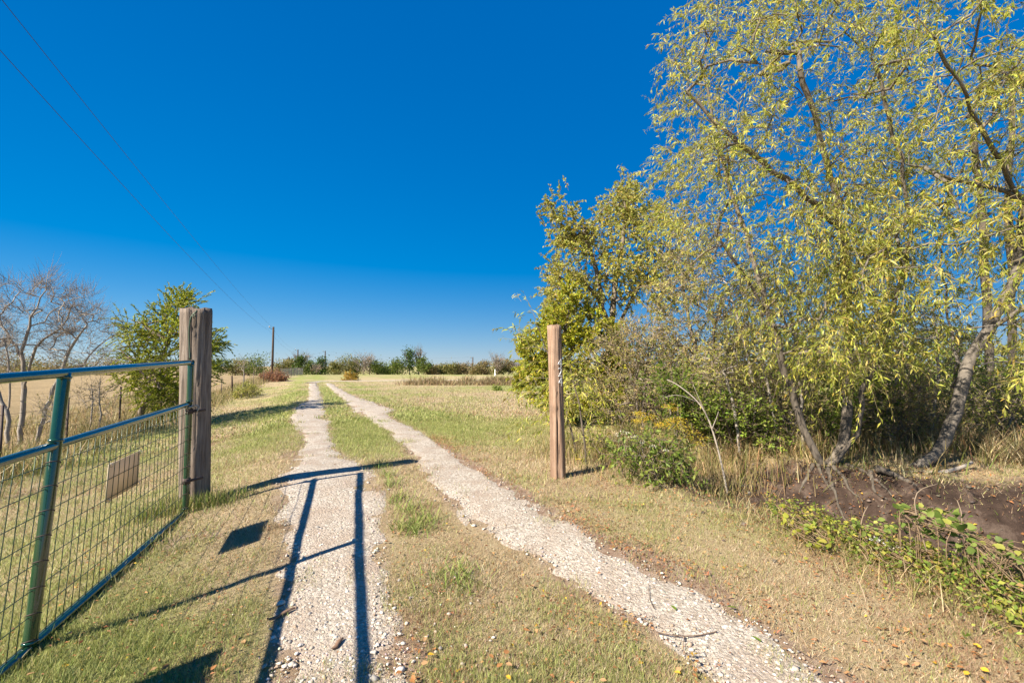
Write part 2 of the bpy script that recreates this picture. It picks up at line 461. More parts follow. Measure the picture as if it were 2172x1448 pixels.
# ground: colours come from per-vertex wear masks (green, bare soil, cut field) broken up by noise
def ground_mat():
    m, t, b = newmat('lawn_ground')
    co = N(t, 'ShaderNodeTexCoord').outputs['Object']
    a = N(t, 'ShaderNodeAttribute', attribute_name='col'); sp = N(t, 'ShaderNodeSeparateColor'); t.links.new(a.outputs['Color'], sp.inputs[0])
    nf = noise(t, co, 55, 6, 0.75); nm = noise(t, co, 7.5, 5, 0.65); nl = noise(t, co, 0.7, 4, 0.6)
    nb = noise(t, co, 160, 3, 0.7)
    dry = ramp(t, nf.outputs['Fac'], [(0.3, (0.26, 0.195, 0.11)), (0.5, (0.41, 0.32, 0.19)), (0.72, (0.54, 0.45, 0.29))])
    grn = ramp(t, nf.outputs['Fac'], [(0.3, (0.14, 0.155, 0.045)), (0.5, (0.26, 0.28, 0.085)), (0.72, (0.38, 0.38, 0.15))])
    soil = ramp(t, nm.outputs['Fac'], [(0.3, (0.20, 0.125, 0.085)), (0.5, (0.32, 0.23, 0.165)), (0.72, (0.45, 0.36, 0.28))])
    fld = ramp(t, nm.outputs['Fac'], [(0.3, (0.22, 0.165, 0.09)), (0.5, (0.32, 0.245, 0.14)), (0.72, (0.42, 0.33, 0.20))])
    fld = mixc(t, 0.45, fld, ramp(t, nl.outputs['Fac'], [(0.35, (0.62, 0.6, 0.5)), (0.65, (1.15, 1.1, 1.05))]), 'MULTIPLY')
    def thresh(mask, nz, w):
        ad = N(t, 'ShaderNodeMath', operation='ADD'); t.links.new(mask, ad.inputs[0]); t.links.new(nz, ad.inputs[1])
        mr = N(t, 'ShaderNodeMapRange', interpolation_type='SMOOTHSTEP'); mr.inputs[1].default_value = 1 - w; mr.inputs[2].default_value = 1 + w
        t.links.new(ad.outputs[0], mr.inputs[0]); return mr.outputs[0]
    mxn = N(t, 'ShaderNodeMath', operation='MULTIPLY_ADD'); t.links.new(nm.outputs['Fac'], mxn.inputs[0]); mxn.inputs[1].default_value = 0.55
    hlf = N(t, 'ShaderNodeMath', operation='MULTIPLY'); t.links.new(nl.outputs['Fac'], hlf.inputs[0]); hlf.inputs[1].default_value = 0.45; t.links.new(hlf.outputs[0], mxn.inputs[2])
    c = mixc(t, thresh(sp.outputs[0], mxn.outputs[0], 0.3), dry, grn)
    c = mixc(t, sp.outputs[2], c, fld)
    c = mixc(t, thresh(sp.outputs[1], mxn.outputs[0], 0.2), c, soil)
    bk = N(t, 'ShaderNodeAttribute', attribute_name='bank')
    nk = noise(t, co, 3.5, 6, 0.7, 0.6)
    bank_soil = ramp(t, nk.outputs['Fac'], [(0.3, (0.028, 0.020, 0.017)), (0.5, (0.07, 0.048, 0.038)), (0.64, (0.145, 0.108, 0.088)), (0.72, (0.24, 0.115, 0.06))])  # darker brown soil tones, mixed in where the bank mask is high
    c = mixc(t, thresh(bk.outputs['Fac'], mxn.outputs[0], 0.25), c, bank_soil)
    t.links.new(c, b.inputs['Base Color']); b.inputs['Roughness'].default_value = 0.95; b.inputs['Specular IOR Level'].default_value = 0.1
    ad = N(t, 'ShaderNodeMath', operation='ADD'); t.links.new(nf.outputs['Fac'], ad.inputs[0]); t.links.new(nb.outputs['Fac'], ad.inputs[1])
    bump(t, b, ad.outputs[0], 0.8, 0.03)
    return m
M_GROUND = ground_mat()

def gravel_mat():
    m, t, b = newmat('limestone_gravel')
    co = N(t, 'ShaderNodeTexCoord').outputs['Object']
    wn = noise(t, co, 30, 2); wv = mixc(t, 0.03, co, wn.outputs['Color'])
    v1 = N(t, 'ShaderNodeTexVoronoi'); v1.inputs['Scale'].default_value = 46; t.links.new(wv, v1.inputs['Vector'])
    v2 = N(t, 'ShaderNodeTexVoronoi'); v2.inputs['Scale'].default_value = 105; t.links.new(wv, v2.inputs['Vector'])
    nl = noise(t, co, 2.2, 5, 0.6); nf = noise(t, co, 210, 3)
    sc = N(t, 'ShaderNodeSeparateColor'); t.links.new(v1.outputs['Color'], sc.inputs[0])
    sc2 = N(t, 'ShaderNodeSeparateColor'); t.links.new(v2.outputs['Color'], sc2.inputs[0])
    c1 = ramp(t, sc.outputs[0], [(0.0, (0.24, 0.20, 0.155)), (0.35, (0.40, 0.35, 0.29)), (0.8, (0.51, 0.46, 0.395)), (1.0, (0.58, 0.53, 0.46))])
    c2 = ramp(t, sc2.outputs[1], [(0.0, (0.22, 0.17, 0.125)), (0.5, (0.39, 0.34, 0.28)), (1.0, (0.53, 0.48, 0.415))])
    c = mixc(t, ramp(t, nl.outputs['Fac'], [(0.35, (0.2, 0.2, 0.2)), (0.65, (0.85, 0.85, 0.85))]), c2, c1)
    c = mixc(t, ramp(t, nl.outputs['Fac'], [(0.32, (0.65, 0.65, 0.65)), (0.54, (0, 0, 0))]), c, (0.33, 0.255, 0.195))
    t.links.new(c, b.inputs['Base Color']); b.inputs['Roughness'].default_value = 0.95; b.inputs['Specular IOR Level'].default_value = 0.15
    s = N(t, 'ShaderNodeMath', operation='MULTIPLY_ADD'); t.links.new(v1.outputs['Distance'], s.inputs[0]); s.inputs[1].default_value = -1.2
    s2 = N(t, 'ShaderNodeMath', operation='MULTIPLY_ADD'); t.links.new(v2.outputs['Distance'], s2.inputs[0]); s2.inputs[1].default_value = -0.6; t.links.new(nf.outputs['Fac'], s2.inputs[2])
    t.links.new(s2.outputs[0], s.inputs[2]); bump(t, b, s.outputs[0], 0.75, 0.012)
    return m
M_GRAVEL = gravel_mat()

def stone_mat():
    m, t, b = newmat('limestone_stone')
    a = N(t, 'ShaderNodeAttribute', attribute_name='col'); co = N(t, 'ShaderNodeTexCoord').outputs['Object']
    n = noise(t, co, 60, 4); oi = N(t, 'ShaderNodeObjectInfo')
    c = mixc(t, 0.4, a.outputs['Color'], ramp(t, n.outputs['Fac'], [(0.3, (0.6, 0.58, 0.55)), (0.7, (1.1, 1.1, 1.08))]), 'MULTIPLY')
    c = mixc(t, 0.5, c, ramp(t, oi.outputs['Random'], [(0.0, (0.65, 0.62, 0.58)), (0.5, (0.95, 0.93, 0.9)), (1.0, (1.1, 1.1, 1.12))]), 'MULTIPLY')
    t.links.new(c, b.inputs['Base Color']); b.inputs['Roughness'].default_value = 0.9; bump(t, b, n.outputs['Fac'], 0.4, 0.004)
    return m
M_STONE = stone_mat()

# ------------------------------------------------------------------ the drive's two wheel tracks (photo rows -> ground)
LEFT_ROWS = [(813, 657, 671), (822, 656, 675), (838, 656, 681), (850, 654, 682), (860, 632, 683), (872, 624, 684), (885, 620, 686), (898, 622, 700), (912, 640, 697),
             (930, 644, 702), (948, 645, 708), (962, 638, 716), (976, 626, 735), (992, 612, 765), (1012, 596, 785), (1050, 596, 800), (1100, 612, 806), (1200, 612, 814), (1300, 602, 828), (1448, 588, 856)]
RIGHT_ROWS = [(813, 690, 702), (822, 700, 716), (832, 711, 734), (845, 728, 765), (858, 742, 800), (870, 754, 835), (880, 770, 822), (892, 792, 842), (905, 812, 870), (922, 832, 898), (945, 858, 932),
              (965, 876, 962), (1000, 902, 1020), (1050, 942, 1098), (1100, 998, 1185), (1150, 1100, 1268), (1200, 1180, 1350), (1250, 1262, 1450), (1318, 1370, 1575), (1364, 1430, 1650), (1410, 1490, 1720), (1448, 1540, 1765)]
def rows_to_uv(rows):
    out = []
    for y, a, b in rows:
        A = on_ground(a, y); B = on_ground(b, y); ua, va = uv(A[0], A[1]); ub, vb = uv(B[0], B[1])
        out.append((0.5 * (va + vb), float(ua), float(ub)))
    out.sort(); out = np.array(out)
    # carry on towards and behind the camera
    first = out[0]; pre = np.array([(first[0] - k, first[1] + 0.02 * k, first[2] + 0.02 * k) for k in (12, 8, 4, 1.5)])
    return np.concatenate([pre, out])
TL = rows_to_uv(LEFT_ROWS); TR = rows_to_uv(RIGHT_ROWS)
def rut_s(u, v, T):
    a = np.interp(v, T[:, 0], T[:, 1]); b = np.interp(v, T[:, 0], T[:, 2])
    return (u - 0.5 * (a + b)) / np.maximum(0.5 * (b - a), 0.05), 0.5 * (b - a)
VEND = min(TL[-1, 0], TR[-1, 0])
def rut_dist(x, y):
    """signed distance in metres from the nearest track edge (negative: on gravel)"""
    u, v = uv(x, y); d = np.full(np.shape(u), 99.0)
    for T in (TL, TR):
        s, hw = rut_s(u, v, T); d = np.minimum(d, (np.abs(s) - 1) * hw)
    d = np.where(v > VEND + 0.5, 99.0, d)
    d2, _ = seg_dist(np.asarray(x, float), np.asarray(y, float), TURN)
    return np.minimum(d, d2 - 0.55)
e1 = on_ground(664, 813); e2 = on_ground(696, 813)
q0 = on_ground(660, 812); q1 = on_ground(670, 809.5); q2 = on_ground(700, 808.3); q3 = on_ground(780, 807.5); q4 = on_ground(860, 807); q5 = on_ground(980, 806.5); q6 = on_ground(1120, 806); q7 = on_ground(1400, 805)
TURN = np.array([q0[:2], q1[:2], q2[:2], q3[:2], q4[:2], q5[:2], q6[:2], q7[:2]])

def masks(x, y):
    x = np.asarray(x, float); y = np.asarray(y, float); u, v = uv(x, y)
    d = rut_dist(x, y)
    n1 = fbm(x, y, 2.4, 21); n2 = fbm(x, y, 0.8, 33); n3 = fbm(x, y, 9.0, 5)
    g = 0.36 + 0.95 * (n1 - 0.5) + 0.3 * (n3 - 0.5) + 0.25 * (n2 - 0.5)
    mid = (np.abs(u) < 0.9)
    g += 0.42 * np.exp(-((u + 0.02) / 0.75) ** 2) * sstep(6.5, 8.5, v) * (1 - 0.4 * sstep(20, 40, v))
    g += 0.30 * np.exp(-((u - 2.0) / 0.8) ** 2) * sstep(9, 12, v) * (1 - sstep(40, 60, v))
    g += 0.26 * np.exp(-((u + 1.9) / 0.6) ** 2) * sstep(7, 12, v)
    g += 0.30 * sstep(23, 30, y) * (1 - sstep(38, 44, y)) * sstep(-9, 3, x)
    g += 0.26 * sstep(-1.5, -2.1, u) * (1 - sstep(5, 8, v))
    g += 0.18 * sstep(44, 60, y) * (u > -4)
    soil = 0.05 + 0.55 * np.exp(-(np.maximum(d, 0) / 0.16) ** 2) * (0.5 + n2 * 0.9)
    soil += 0.35 * np.exp(-(np.maximum(d, 0) / 0.45) ** 2) * (u > 1.0) * (v < 9) * n2 * 1.3
    soil += 0.5 * sstep(0.62, 0.75, fbm(x, y, 1.1, 77)) * (y < 12) + 0.3 * np.exp(-((u - 1.35) / 0.4) ** 2 - ((v - 17.3) / 4.0) ** 2)
    dd, tt = seg_dist(x, y, DITCH)
    soil += 0.95 * (1 - sstep(0.7, 1.75, dd)) * sstep(0.0, 0.6, tt)
    soil = np.clip(soil, 0, 1)
    field = sstep(-6.2, -7.2, u)
    g = np.clip(g, 0, 1) * (1 - field)
    return np.stack([g, soil, field], -1)

# ------------------------------------------------------------------ ground sheet
def build_ground():
    th = np.concatenate([np.radians(np.arange(-66, 66.01, 0.55)), np.radians(np.linspace(72, 288, 37))])
    r = [0.35]
    while r[-1] < 1400: r.append(r[-1] * 1.028 + 0.004)
    r = np.array(r); nT = len(th); nR = len(r)
    X = np.outer(r, np.sin(th)); Y = np.outer(r, np.cos(th)); Z = ground(X, Y)
    V = np.stack([X, Y, Z], -1).reshape(-1, 3)
    i = np.arange(nR - 1)[:, None] * nT; j = np.arange(nT)[None, :]; k = (j + 1) % nT
    f = np.stack([i + j, i + nT + j, i + nT + k, i + k], -1).reshape(-1, 4)[:, ::-1]
    g = Geo(); g.add(V, f, masks(V[:, 0], V[:, 1]))
    g.add([[0, 0, float(ground(0, 0))]], [], (0.3, 0.2, 0))
    jj = np.arange(nT); g.F[3].append(np.stack([np.full(nT, g.n - 1), jj, (jj + 1) % nT], -1)[:, ::-1])
    o = link('ground', g.mesh('ground', M_GROUND, smooth=True))
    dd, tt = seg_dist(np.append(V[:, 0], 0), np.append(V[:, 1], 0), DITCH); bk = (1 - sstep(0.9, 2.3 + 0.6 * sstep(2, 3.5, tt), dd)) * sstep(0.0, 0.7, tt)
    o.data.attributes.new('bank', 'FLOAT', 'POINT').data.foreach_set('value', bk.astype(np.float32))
    tag(o, 'mown dry lawn and open pasture under the whole scene', 'ground', kind='structure')
build_ground()

def build_tracks():
    g = Geo()
    for T in (TL, TR):
        v = [T[0, 0]]
        while v[-1] < T[-1, 0]:
            v.append(v[-1] + 0.03 + 0.012 * max(v[-1], 0))
        v = np.array(v); s = np.linspace(-1.4, 1.4, 33)
        a = np.interp(v, T[:, 0], T[:, 1]); b = np.interp(v, T[:, 0], T[:, 2]); c = 0.5 * (a + b); h = 0.5 * (b - a)
        U = c[:, None] + h[:, None] * s[None, :]; Vv = np.repeat(v[:, None], len(s), 1)
        X, Y = xy(U, Vv); dist = np.hypot(X, Y)
        sc_ = 0.012 + 0.0009 * dist
        edge = 1 - np.abs(s)[None, :] ** 2.4 * 1.05 + (fbm(X, Y, 0.30, 61, 4) - 0.5) * 2.6 * (0.35 + np.abs(s)[None, :]) + (fbm(X, Y, 1.0, 62, 3) - 0.5) * 2.0 * np.abs(s)[None, :]
        edge = np.where(np.abs(s)[None, :] > 1.3, -1.0, edge)
        Z = ground(X, Y) + sc_ * np.clip(edge, -1.0, 0.75)
        P = np.stack([X, Y, Z], -1).reshape(-1, 3); n = len(s)
        i = np.arange(len(v) - 1)[:, None] * n; j = np.arange(n - 1)[None, :]
        g.add(P, np.stack([i + j, i + j + 1, i + n + j + 1, i + n + j], -1).reshape(-1, 4))
    # the far turn to the right
    q = resample(np.c_[TURN, np.zeros(len(TURN))], 0.4)[:, :2]; tn = np.gradient(q, axis=0); tn = nrm(tn); nn = np.stack([tn[:, 1], -tn[:, 0]], -1)
    for off, hw in ((0.0, 0.5),):
        ss = np.linspace(-1.2, 1.2, 7)
        X = q[:, 0:1] + nn[:, 0:1] * (-off + hw * ss[None, :]); Y = q[:, 1:2] + nn[:, 1:2] * (-off + hw * ss[None, :])
        Z = ground(X, Y) + 0.05 * (1 - np.abs(ss)[None, :] ** 2 + (fbm(X, Y, 1.2, 8) - 0.5) * 1.2)
        P = np.stack([X, Y, Z], -1).reshape(-1, 3); n = len(ss); i = np.arange(len(q) - 1)[:, None] * n; j = np.arange(n - 1)[None, :]
        g.add(P, np.stack([i + j, i + j + 1, i + n + j + 1, i + n + j], -1).reshape(-1, 4))
    o = link('gravel_track', g.mesh('gravel_track', M_GRAVEL, smooth=True))
    tag(o, 'pale limestone gravel wheel tracks of the farm drive', 'track', kind='structure')
    return o
TRACK = build_tracks()

# loose stones
def ico():
    p = (1 + 5 ** 0.5) / 2
    v = np.array([(-1, p, 0), (1, p, 0), (-1, -p, 0), (1, -p, 0), (0, -1, p), (0, 1, p), (0, -1, -p), (0, 1, -p), (p, 0, -1), (p, 0, 1), (-p, 0, -1), (-p, 0, 1)], float)
    f = np.array([(0, 11, 5), (0, 5, 1), (0, 1, 7), (0, 7, 10), (0, 10, 11), (1, 5, 9), (5, 11, 4), (11, 10, 2), (10, 7, 6), (7, 1, 8), (3, 9, 4), (3, 4, 2), (3, 2, 6), (3, 6, 8), (3, 8, 9), (4, 9, 5), (2, 4, 11), (6, 2, 10), (8, 6, 7), (9, 8, 1)])
    return nrm(v), f
IV, IF = ico()
STONE_COLS = [(0.55, 0.50, 0.435), (0.66, 0.62, 0.56), (0.46, 0.40, 0.34), (0.30, 0.29, 0.28), (0.38, 0.29, 0.215)]
def build_stones():
    n = 46000
    d = 1.7 * (24 / 1.7) ** rng.uniform(0, 1, n) ** 1.25; a = np.radians(rng.uniform(-52, 52, n))
    x = d * np.sin(a); y = d * np.cos(a); rd = rut_dist(x, y)
    keep = (rd < 0.05) | ((rd < 0.45) & (rng.random(n) < 0.10 * np.exp(-rd / 0.15)))
    u, v = uv(x, y); keep |= (u > -0.5) & (u < 0.2) & (v < 4) & (rng.random(n) < 0.12) & (rd < 0.6)
    x, y = x[keep], y[keep]; n = len(x)
    sz = 0.0045 + 0.012 * rng.random(n) ** 4; big = rng.random(n) < 0.012; sz[big] *= 2.0
    sz *= 1 + 0.02 * np.hypot(x, y)
    z = ground(x, y) + 0.010
    px, py, dep = project(np.stack([x, y, z], -1)); app = sz / dep * ((px > -50) & (px < 2220) & (py < 1480))
    order = np.argsort(-app); top = set(order[:300].tolist())
    var = []
    for k in range(7):
        vv = IV * (1 + rng.normal(0, 0.17, (12, 1))) * np.array([1.0, rng.uniform(0.65, 0.95), rng.uniform(0.42, 0.7)])
        var.append(vv)
    sh = [Geo().add(var[k], IF, STONE_COLS[k % 5]).mesh('stone', M_STONE) for k in range(7)]
    g = Geo(); rest = np.array([i for i in range(n) if i not in top])
    ang = rng.uniform(0, 6.283, n); c, s = np.cos(ang), np.sin(ang); kk = rng.integers(0, 7, n); cols = pick(STONE_COLS, [5, 3, 4, 1.6, 2], n, 0.12)
    for k in range(7):
        q = rest[kk[rest] == k]; vv = var[k]
        V = np.stack([vv[None, :, 0] * c[q, None] - vv[None, :, 1] * s[q, None], vv[None, :, 0] * s[q, None] + vv[None, :, 1] * c[q, None], np.repeat(vv[None, :, 2], len(q), 0)], -1) * sz[q, None, None]
        V += np.stack([x[q], y[q], z[q]], -1)[:, None, :]
        g.add(V.reshape(-1, 3), (np.arange(len(q))[:, None, None] * 12 + IF[None]).reshape(-1, 3), np.repeat(cols[q], 12, axis=0))
    o = link('loose_gravel', g.mesh('loose_gravel', M_STONE), TRACK); tag(o, kind='stuff')
    for i in order[:300]:
        s_ = link('stone', sh[kk[i]], TRACK); s_.location = (x[i], y[i], z[i]); s_.rotation_euler = (0, 0, ang[i]); s_.scale = (sz[i],) * 3
build_stones()

# ------------------------------------------------------------------ lawn grass
DRY = [(0.50, 0.405, 0.26), (0.41, 0.31, 0.19), (0.34, 0.21, 0.13), (0.60, 0.51, 0.36)]
GRN = [(0.27, 0.30, 0.09), (0.36, 0.38, 0.14), (0.20, 0.25, 0.06), (0.43, 0.42, 0.18)]
FENCE_U = lambda v: np.interp(v, [0, 12, 20, 30, 75], [-6.6, -6.3, -5.7, -5.5, -5.0])
def lawn(zone, n, d0, d1, L0, L1, w0, segs, name):
    d = np.sqrt(rng.uniform(d0 ** 2, d1 ** 2, n)) if d1 / d0 < 3 else d0 * (d1 / d0) ** rng.uniform(0, 1, n)
    a = np.radians(rng.uniform(-53, 53, n)); x = d * np.sin(a); y = d * np.cos(a)
    rd = rut_dist(x, y); u, v = uv(x, y); mk = masks(x, y); dd, tt = seg_dist(x, y, DITCH)
    patch = fbm(x, y, 0.35, 91)
    pr = sstep(-0.12, 0.16, rd + (patch - 0.5) * 0.35) * (1 - 0.75 * mk[:, 1]) * (0.35 + 1.1 * patch)
    pr = np.where(rd < -0.04, pr * 0.25 + 0.5 * sstep(0.60, 0.72, fbm(x, y, 0.5, 71)) * (rd > -0.28), pr); pr *= sstep(0.8, 1.7, dd) + (tt < 0.15); pr *= (u > FENCE_U(v) - 0.3)
    k = rng.random(n) < pr; x, y, mk, patch, rd, u, v = x[k], y[k], mk[k], patch[k], rd[k], u[k], v[k]; n = len(x)
    P = np.stack([x, y, ground(x, y) - 0.003], -1)
    gp = np.clip(mk[:, 0] * 1.25 - 0.05 + (fbm(x, y, 0.22, 45) - 0.5) * 0.9, 0.02, 0.95)
    isg = rng.random(n) < gp
    brn = rng.random(n) < 1.3 * sstep(0.52, 0.72, fbm(x, y, 0.9, 123)) + 0.12
    col = np.where(isg[:, None], pick(GRN, [3, 4, 2, 3], n, 0.2), np.where(brn[:, None], pick(DRY, [0.5, 3, 4, 0.2], n, 0.2), pick(DRY, [4, 3, 0.6, 2], n, 0.2)))
    L = rng.uniform(L0, L1, n) * np.where(isg, 1.15, 1.0) * (0.6 + 0.8 * patch)
    lean = np.clip(np.where(isg, rng.normal(0.6, 0.2, n), rng.normal(0.8, 0.2, n)), 0.1, 0.985)
    g = Geo(); blades(g, P, rdir(n), lean, L, np.full(n, w0) * rng.uniform(0.7, 1.3, n), col, segs, rng.uniform(-1, 1, n))
    o = link(name, g.mesh(name, M_GRASS)); tag(o, zone, 'grass', kind='stuff')
lawn('short dry and green grass blades of the near lawn', 560000, 1.5, 5.2, 0.022, 0.055, 0.0036, 1, 'lawn_grass')
lawn('short grass blades of the lawn past the gate posts', 270000, 5.0, 13.0, 0.035, 0.08, 0.0065, 1, 'lawn_grass')
lawn('short grass blades of the far lawn beside the drive', 170000, 12.5, 48.0, 0.05, 0.11, 0.02, 1, 'lawn_grass')

# ------------------------------------------------------------------ gate posts
def post_mesh(name, base, top, r0, r1, mat, cracks, seed, wobble=0.05, sq=0.0, nA=56, nZ=46, knots=()):
    R = np.random.default_rng(seed); base = np.asarray(base, float); top = np.asarray(top, float)
    th = np.arange(nA) * 2 * math.pi / nA; zz = np.linspace(-0.12, 1.0, nZ)
    Th, Z = np.meshgrid(th, zz); L = np.linalg.norm(top - base)
    rad = (r0 + (r1 - r0) * Z) * (1 + wobble * np.sin(2 * Th + 1.3 + Z) * 0.5 + wobble * 0.6 * np.sin(3 * Th - 2 * Z + seed)) * (1 + sq * np.cos(4 * Th) * -1)
    rad += (vnoise(Th * 6, Z * 5, 1, seed) - 0.5) * 0.008 + (vnoise(Th * 22, Z * 3, 1, seed + 5) - 0.5) * 0.007
    col = np.ones(Th.shape)
    for (a, z0, z1, dep, wd_) in cracks:
        an = a + 0.10 * (vnoise(Z * 7, Z * 0, 1, int(a * 100)) - 0.5) + 0.04 * np.sin(Z * 9 + a)
        dl = np.angle(np.exp(1j * (Th - an))); m = np.exp(-(dl / wd_) ** 2) * sstep(z0 - 0.04, z0 + 0.03, Z) * (1 - sstep(z1 - 0.03, z1 + 0.04, Z))
        rad -= dep * m
    for (a, z, s_) in knots:
        dl = np.angle(np.exp(1j * (Th - a))); q = np.hypot(dl * r0, (Z - z) * L * 0.6) / s_
        rad += 0.006 * np.exp(-(q - 1) ** 2 * 4); rad -= 0.010 * np.exp(-q * q * 2); col *= 1 - 0.45 * np.exp(-q * q * 1.2)
    c = base[None, None] + (top - base)[None, None] * Z[..., None]
    V = c + np.stack([rad * np.cos(Th), rad * np.sin(Th), np.zeros_like(rad)], -1)
    V[-1, :, 2] += (vnoise(th * 9, th * 0, 1, seed + 3) - 0.5) * 0.05
    i = np.arange(nZ - 1)[:, None] * nA; j = np.arange(nA)[None, :]; k = (j + 1) % nA
    f = np.stack([i + j, i + k, i + nA + k, i + nA + j], -1).reshape(-1, 4)
    V = V.reshape(-1, 3); inner = V[-nA:] * 0.55 + top * 0.45; inner[:, 2] += 0.012 + 0.012 * np.sin(th * 3); cen = top + np.array([0, 0, 0.008])
    n0 = len(V); V = np.concatenate([V, inner, cen[None]])
    jj = np.arange(nA); kk_ = (jj + 1) % nA; o = n0 - nA
    f2 = np.stack([o + jj, o + kk_, n0 + kk_, n0 + jj], -1); f3 = np.stack([np.full(nA, n0 + nA), n0 + jj, n0 + kk_], -1)
    cc = np.concatenate([np.repeat(col.reshape(-1, 1), 3, 1), np.full((nA + 1, 3), 0.8)])
    g = Geo(); g.add(V, [np.concatenate([f, f2]), f3], cc); return g

PLx, PLy = at(414, 1040, 5.48)[:2]
PL = G(PLx, PLy); PLT = at(417, 657, 5.48)
PLO = thing('gate_post', 'thick weathered grey wooden hinge post carrying the green gate', 'post', PL)
gp = post_mesh('post', PL, PLT, 0.150, 0.163, M_POST_GREY,
     [(-1.9, -0.1, 1.1, 0.016, 0.05), (-1.30, -0.1, 1.1, 0.026, 0.07), (-1.05, 0.3, 1.1, 0.022, 0.05), (-2.4, 0.35, 1.1, 0.015, 0.05), (-0.75, -0.1, 0.9, 0.018, 0.05),
      (-2.75, -0.1, 0.8, 0.012, 0.05), (-0.4, 0.2, 1.1, 0.02, 0.06), (1.2, 0, 1.1, 0.03, 0.07), (2.6, 0, 0.7, 0.02, 0.06), (0.4, 0.3, 1.1, 0.02, 0.06)], 4, 0.06, 0.02, knots=((-1.15, 0.9, 0.03),))
link('timber', gp.mesh('timber', M_POST_GREY, PL, True), PLO)
g = Geo()
cabp = [at(403, 762, 5.25), at(402, 735, 5.27), at(401, 705, 5.27), at(404, 678, 5.27), at(409, 667, 5.28), at(419, 659, 5.3)]
tube(g, resample(cabp, 0.03), 0.009, 6); tube(g, [at(408, 668, 5.275), at(412, 676, 5.275)], 0.006, 5); tube(g, [at(411, 665, 5.28), at(416, 672, 5.275)], 0.006, 5)
link('tie_cable', g.mesh('tie_cable', M_WIRE, PL, True), PLO)

PR = on_ground(1184, 1012); PRT = at(1175.5, 692, PR[1])
PRO = thing('gate_post', 'slim tan wooden post with the house number 424 beside the willow thicket', 'post', PR)
gp = post_mesh('post', PR, PRT, 0.098, 0.090, M_POST_TAN, [(-1.62, -0.1, 0.38, 0.030, 0.07), (-1.35, -0.1, 0.2, 0.018, 0.06), (-2.2, 0.1, 0.5, 0.01, 0.06), (-0.9, 0.4, 0.9, 0.010, 0.06), (-2.5, 0.5, 1.0, 0.008, 0.05), (0.9, 0, 1, 0.02, 0.08)], 9, 0.03,
     knots=((-1.45, 0.55, 0.022), (-1.45, 0.455, 0.026), (-1.75, 0.72, 0.02)))
link('timber', gp.mesh('timber', M_POST_TAN, PR, True), PRO)
def digit(ch, pos, size, yaw):
    cu = bpy.data.curves.new('digit', 'FONT'); cu.body = ch; cu.size = size; cu.extrude = 0.005; cu.bevel_depth = 0.0012; cu.align_x = 'CENTER'; cu.align_y = 'CENTER'; cu.offset = -0.002
    o = bpy.data.objects.new('tmp', cu); COL.objects.link(o); dg = bpy.context.evaluated_depsgraph_get()
    me = bpy.data.meshes.new_from_object(o.evaluated_get(dg)); bpy.data.objects.remove(o); bpy.data.curves.remove(cu)
    me.materials.clear(); me.materials.append(M_DIGIT)
    d = link('number_digit', me, PRO); d.location = pos - PR; d.rotation_euler = (math.pi / 2, 0, yaw); d.scale = (0.8, 1.0, 1.0)
    d['label'] = 'pale metal house number digit ' + ch
for ch, yy in (('4', 772), ('2', 791), ('4', 811)):
    yaw = 0.55; ctr = PR + (PRT - PR) * ((1012 - yy) / 320.0)
    digit(ch, ctr + np.array([math.sin(yaw), -math.cos(yaw), 0]) * 0.103, 0.17, 0.42)

# ------------------------------------------------------------------ gate
HT = at(405, 768, 5.17); HB = at(393, 1084, 5.12)
MT = at(137, 791, 2.98); MB = at(62, 1374, 2.76)
TD = MT - HT; BD = MB - HB
ET = HT + TD * 1.98; EB = HB + BD * 1.98
def gpt(t, h):                                # t: 0 hinge .. 1 middle upright .. 1.98 free end; h: 0 bottom .. 1 top
    return (HB + BD * t) * (1 - h) + (HT + TD * t) * h
GATE = thing('gate', 'open green pipe gate with welded wire panel swung towards the viewer', 'gate', HB)
HM = (HT[2] - 1.07) / (HT[2] - HB[2]); HMID = 1 - HM
def part(name, fn, mat, parent, off, smooth=True):
    g = Geo(); fn(g); return link(name, g.mesh(name, mat, off, smooth), parent)
def rail(name, h, r, t0, t1):
    n = 40; ts = np.linspace(t0, t1, n); pts = np.array([gpt(t, h) for t in ts])
    def fn(g):
        tube(g, pts, r, 18)
        e = nrm(pts[0] - pts[1]); tube(g, [pts[0], pts[0] + e * 0.012, pts[0] + e * 0.02], [r * 1.04, r * 0.9, r * 0.3], 18)
    return part(name, fn, M_GREEN, GATE, HB)
rail('top_rail', 1.0, 0.029, -0.012, 1.98); rail('middle_rail', HMID, 0.027, 0.0, 1.98); rail('bottom_rail', 0.0, 0.028, -0.01, 1.98)
NH = 8
for t, r in ((0.0, 0.031), (1.0, 0.034), (1.98, 0.03)):
    up = part('upright', lambda g: tube(g, np.array([gpt(t, h) for h in np.linspace(0.0, 1.0, 30)]), r, 20), M_GREEN, GATE, HB)
    for q in range(NH):                       # wire ends wrapped round the pipe
        h = HMID * (q + 0.25) / NH; c = gpt(t, h); ax = nrm(gpt(t, 1) - gpt(t, 0)); a = nrm(np.cross(ax, [0.3, 1, 0])); b = np.cross(ax, a)
        an = np.linspace(-0.4, 6.0, 22); pts = c + (r + 0.001) * (np.cos(an)[:, None] * a + np.sin(an)[:, None] * b) + ax * (0.012 * np.sin(an - 1.2))[:, None]
        part('wire_tie', lambda g: tube(g, pts, 0.003, 5), M_RUST, up, HB)
    for h in (0.0, HMID, 1.0):
        c = gpt(t, h); ax = nrm(gpt(t, 1) - gpt(t, 0)); s_ = -1 if h == 1 else 1
        if h == 0: s_ = 1
        part('weld_bead', lambda g: tube(g, [c + ax * s_ * 0.024, c + ax * s_ * 0.034, c + ax * s_ * 0.042], [r * 1.22, r * 1.15, r * 0.98], 14), M_GREEN, up, HB)
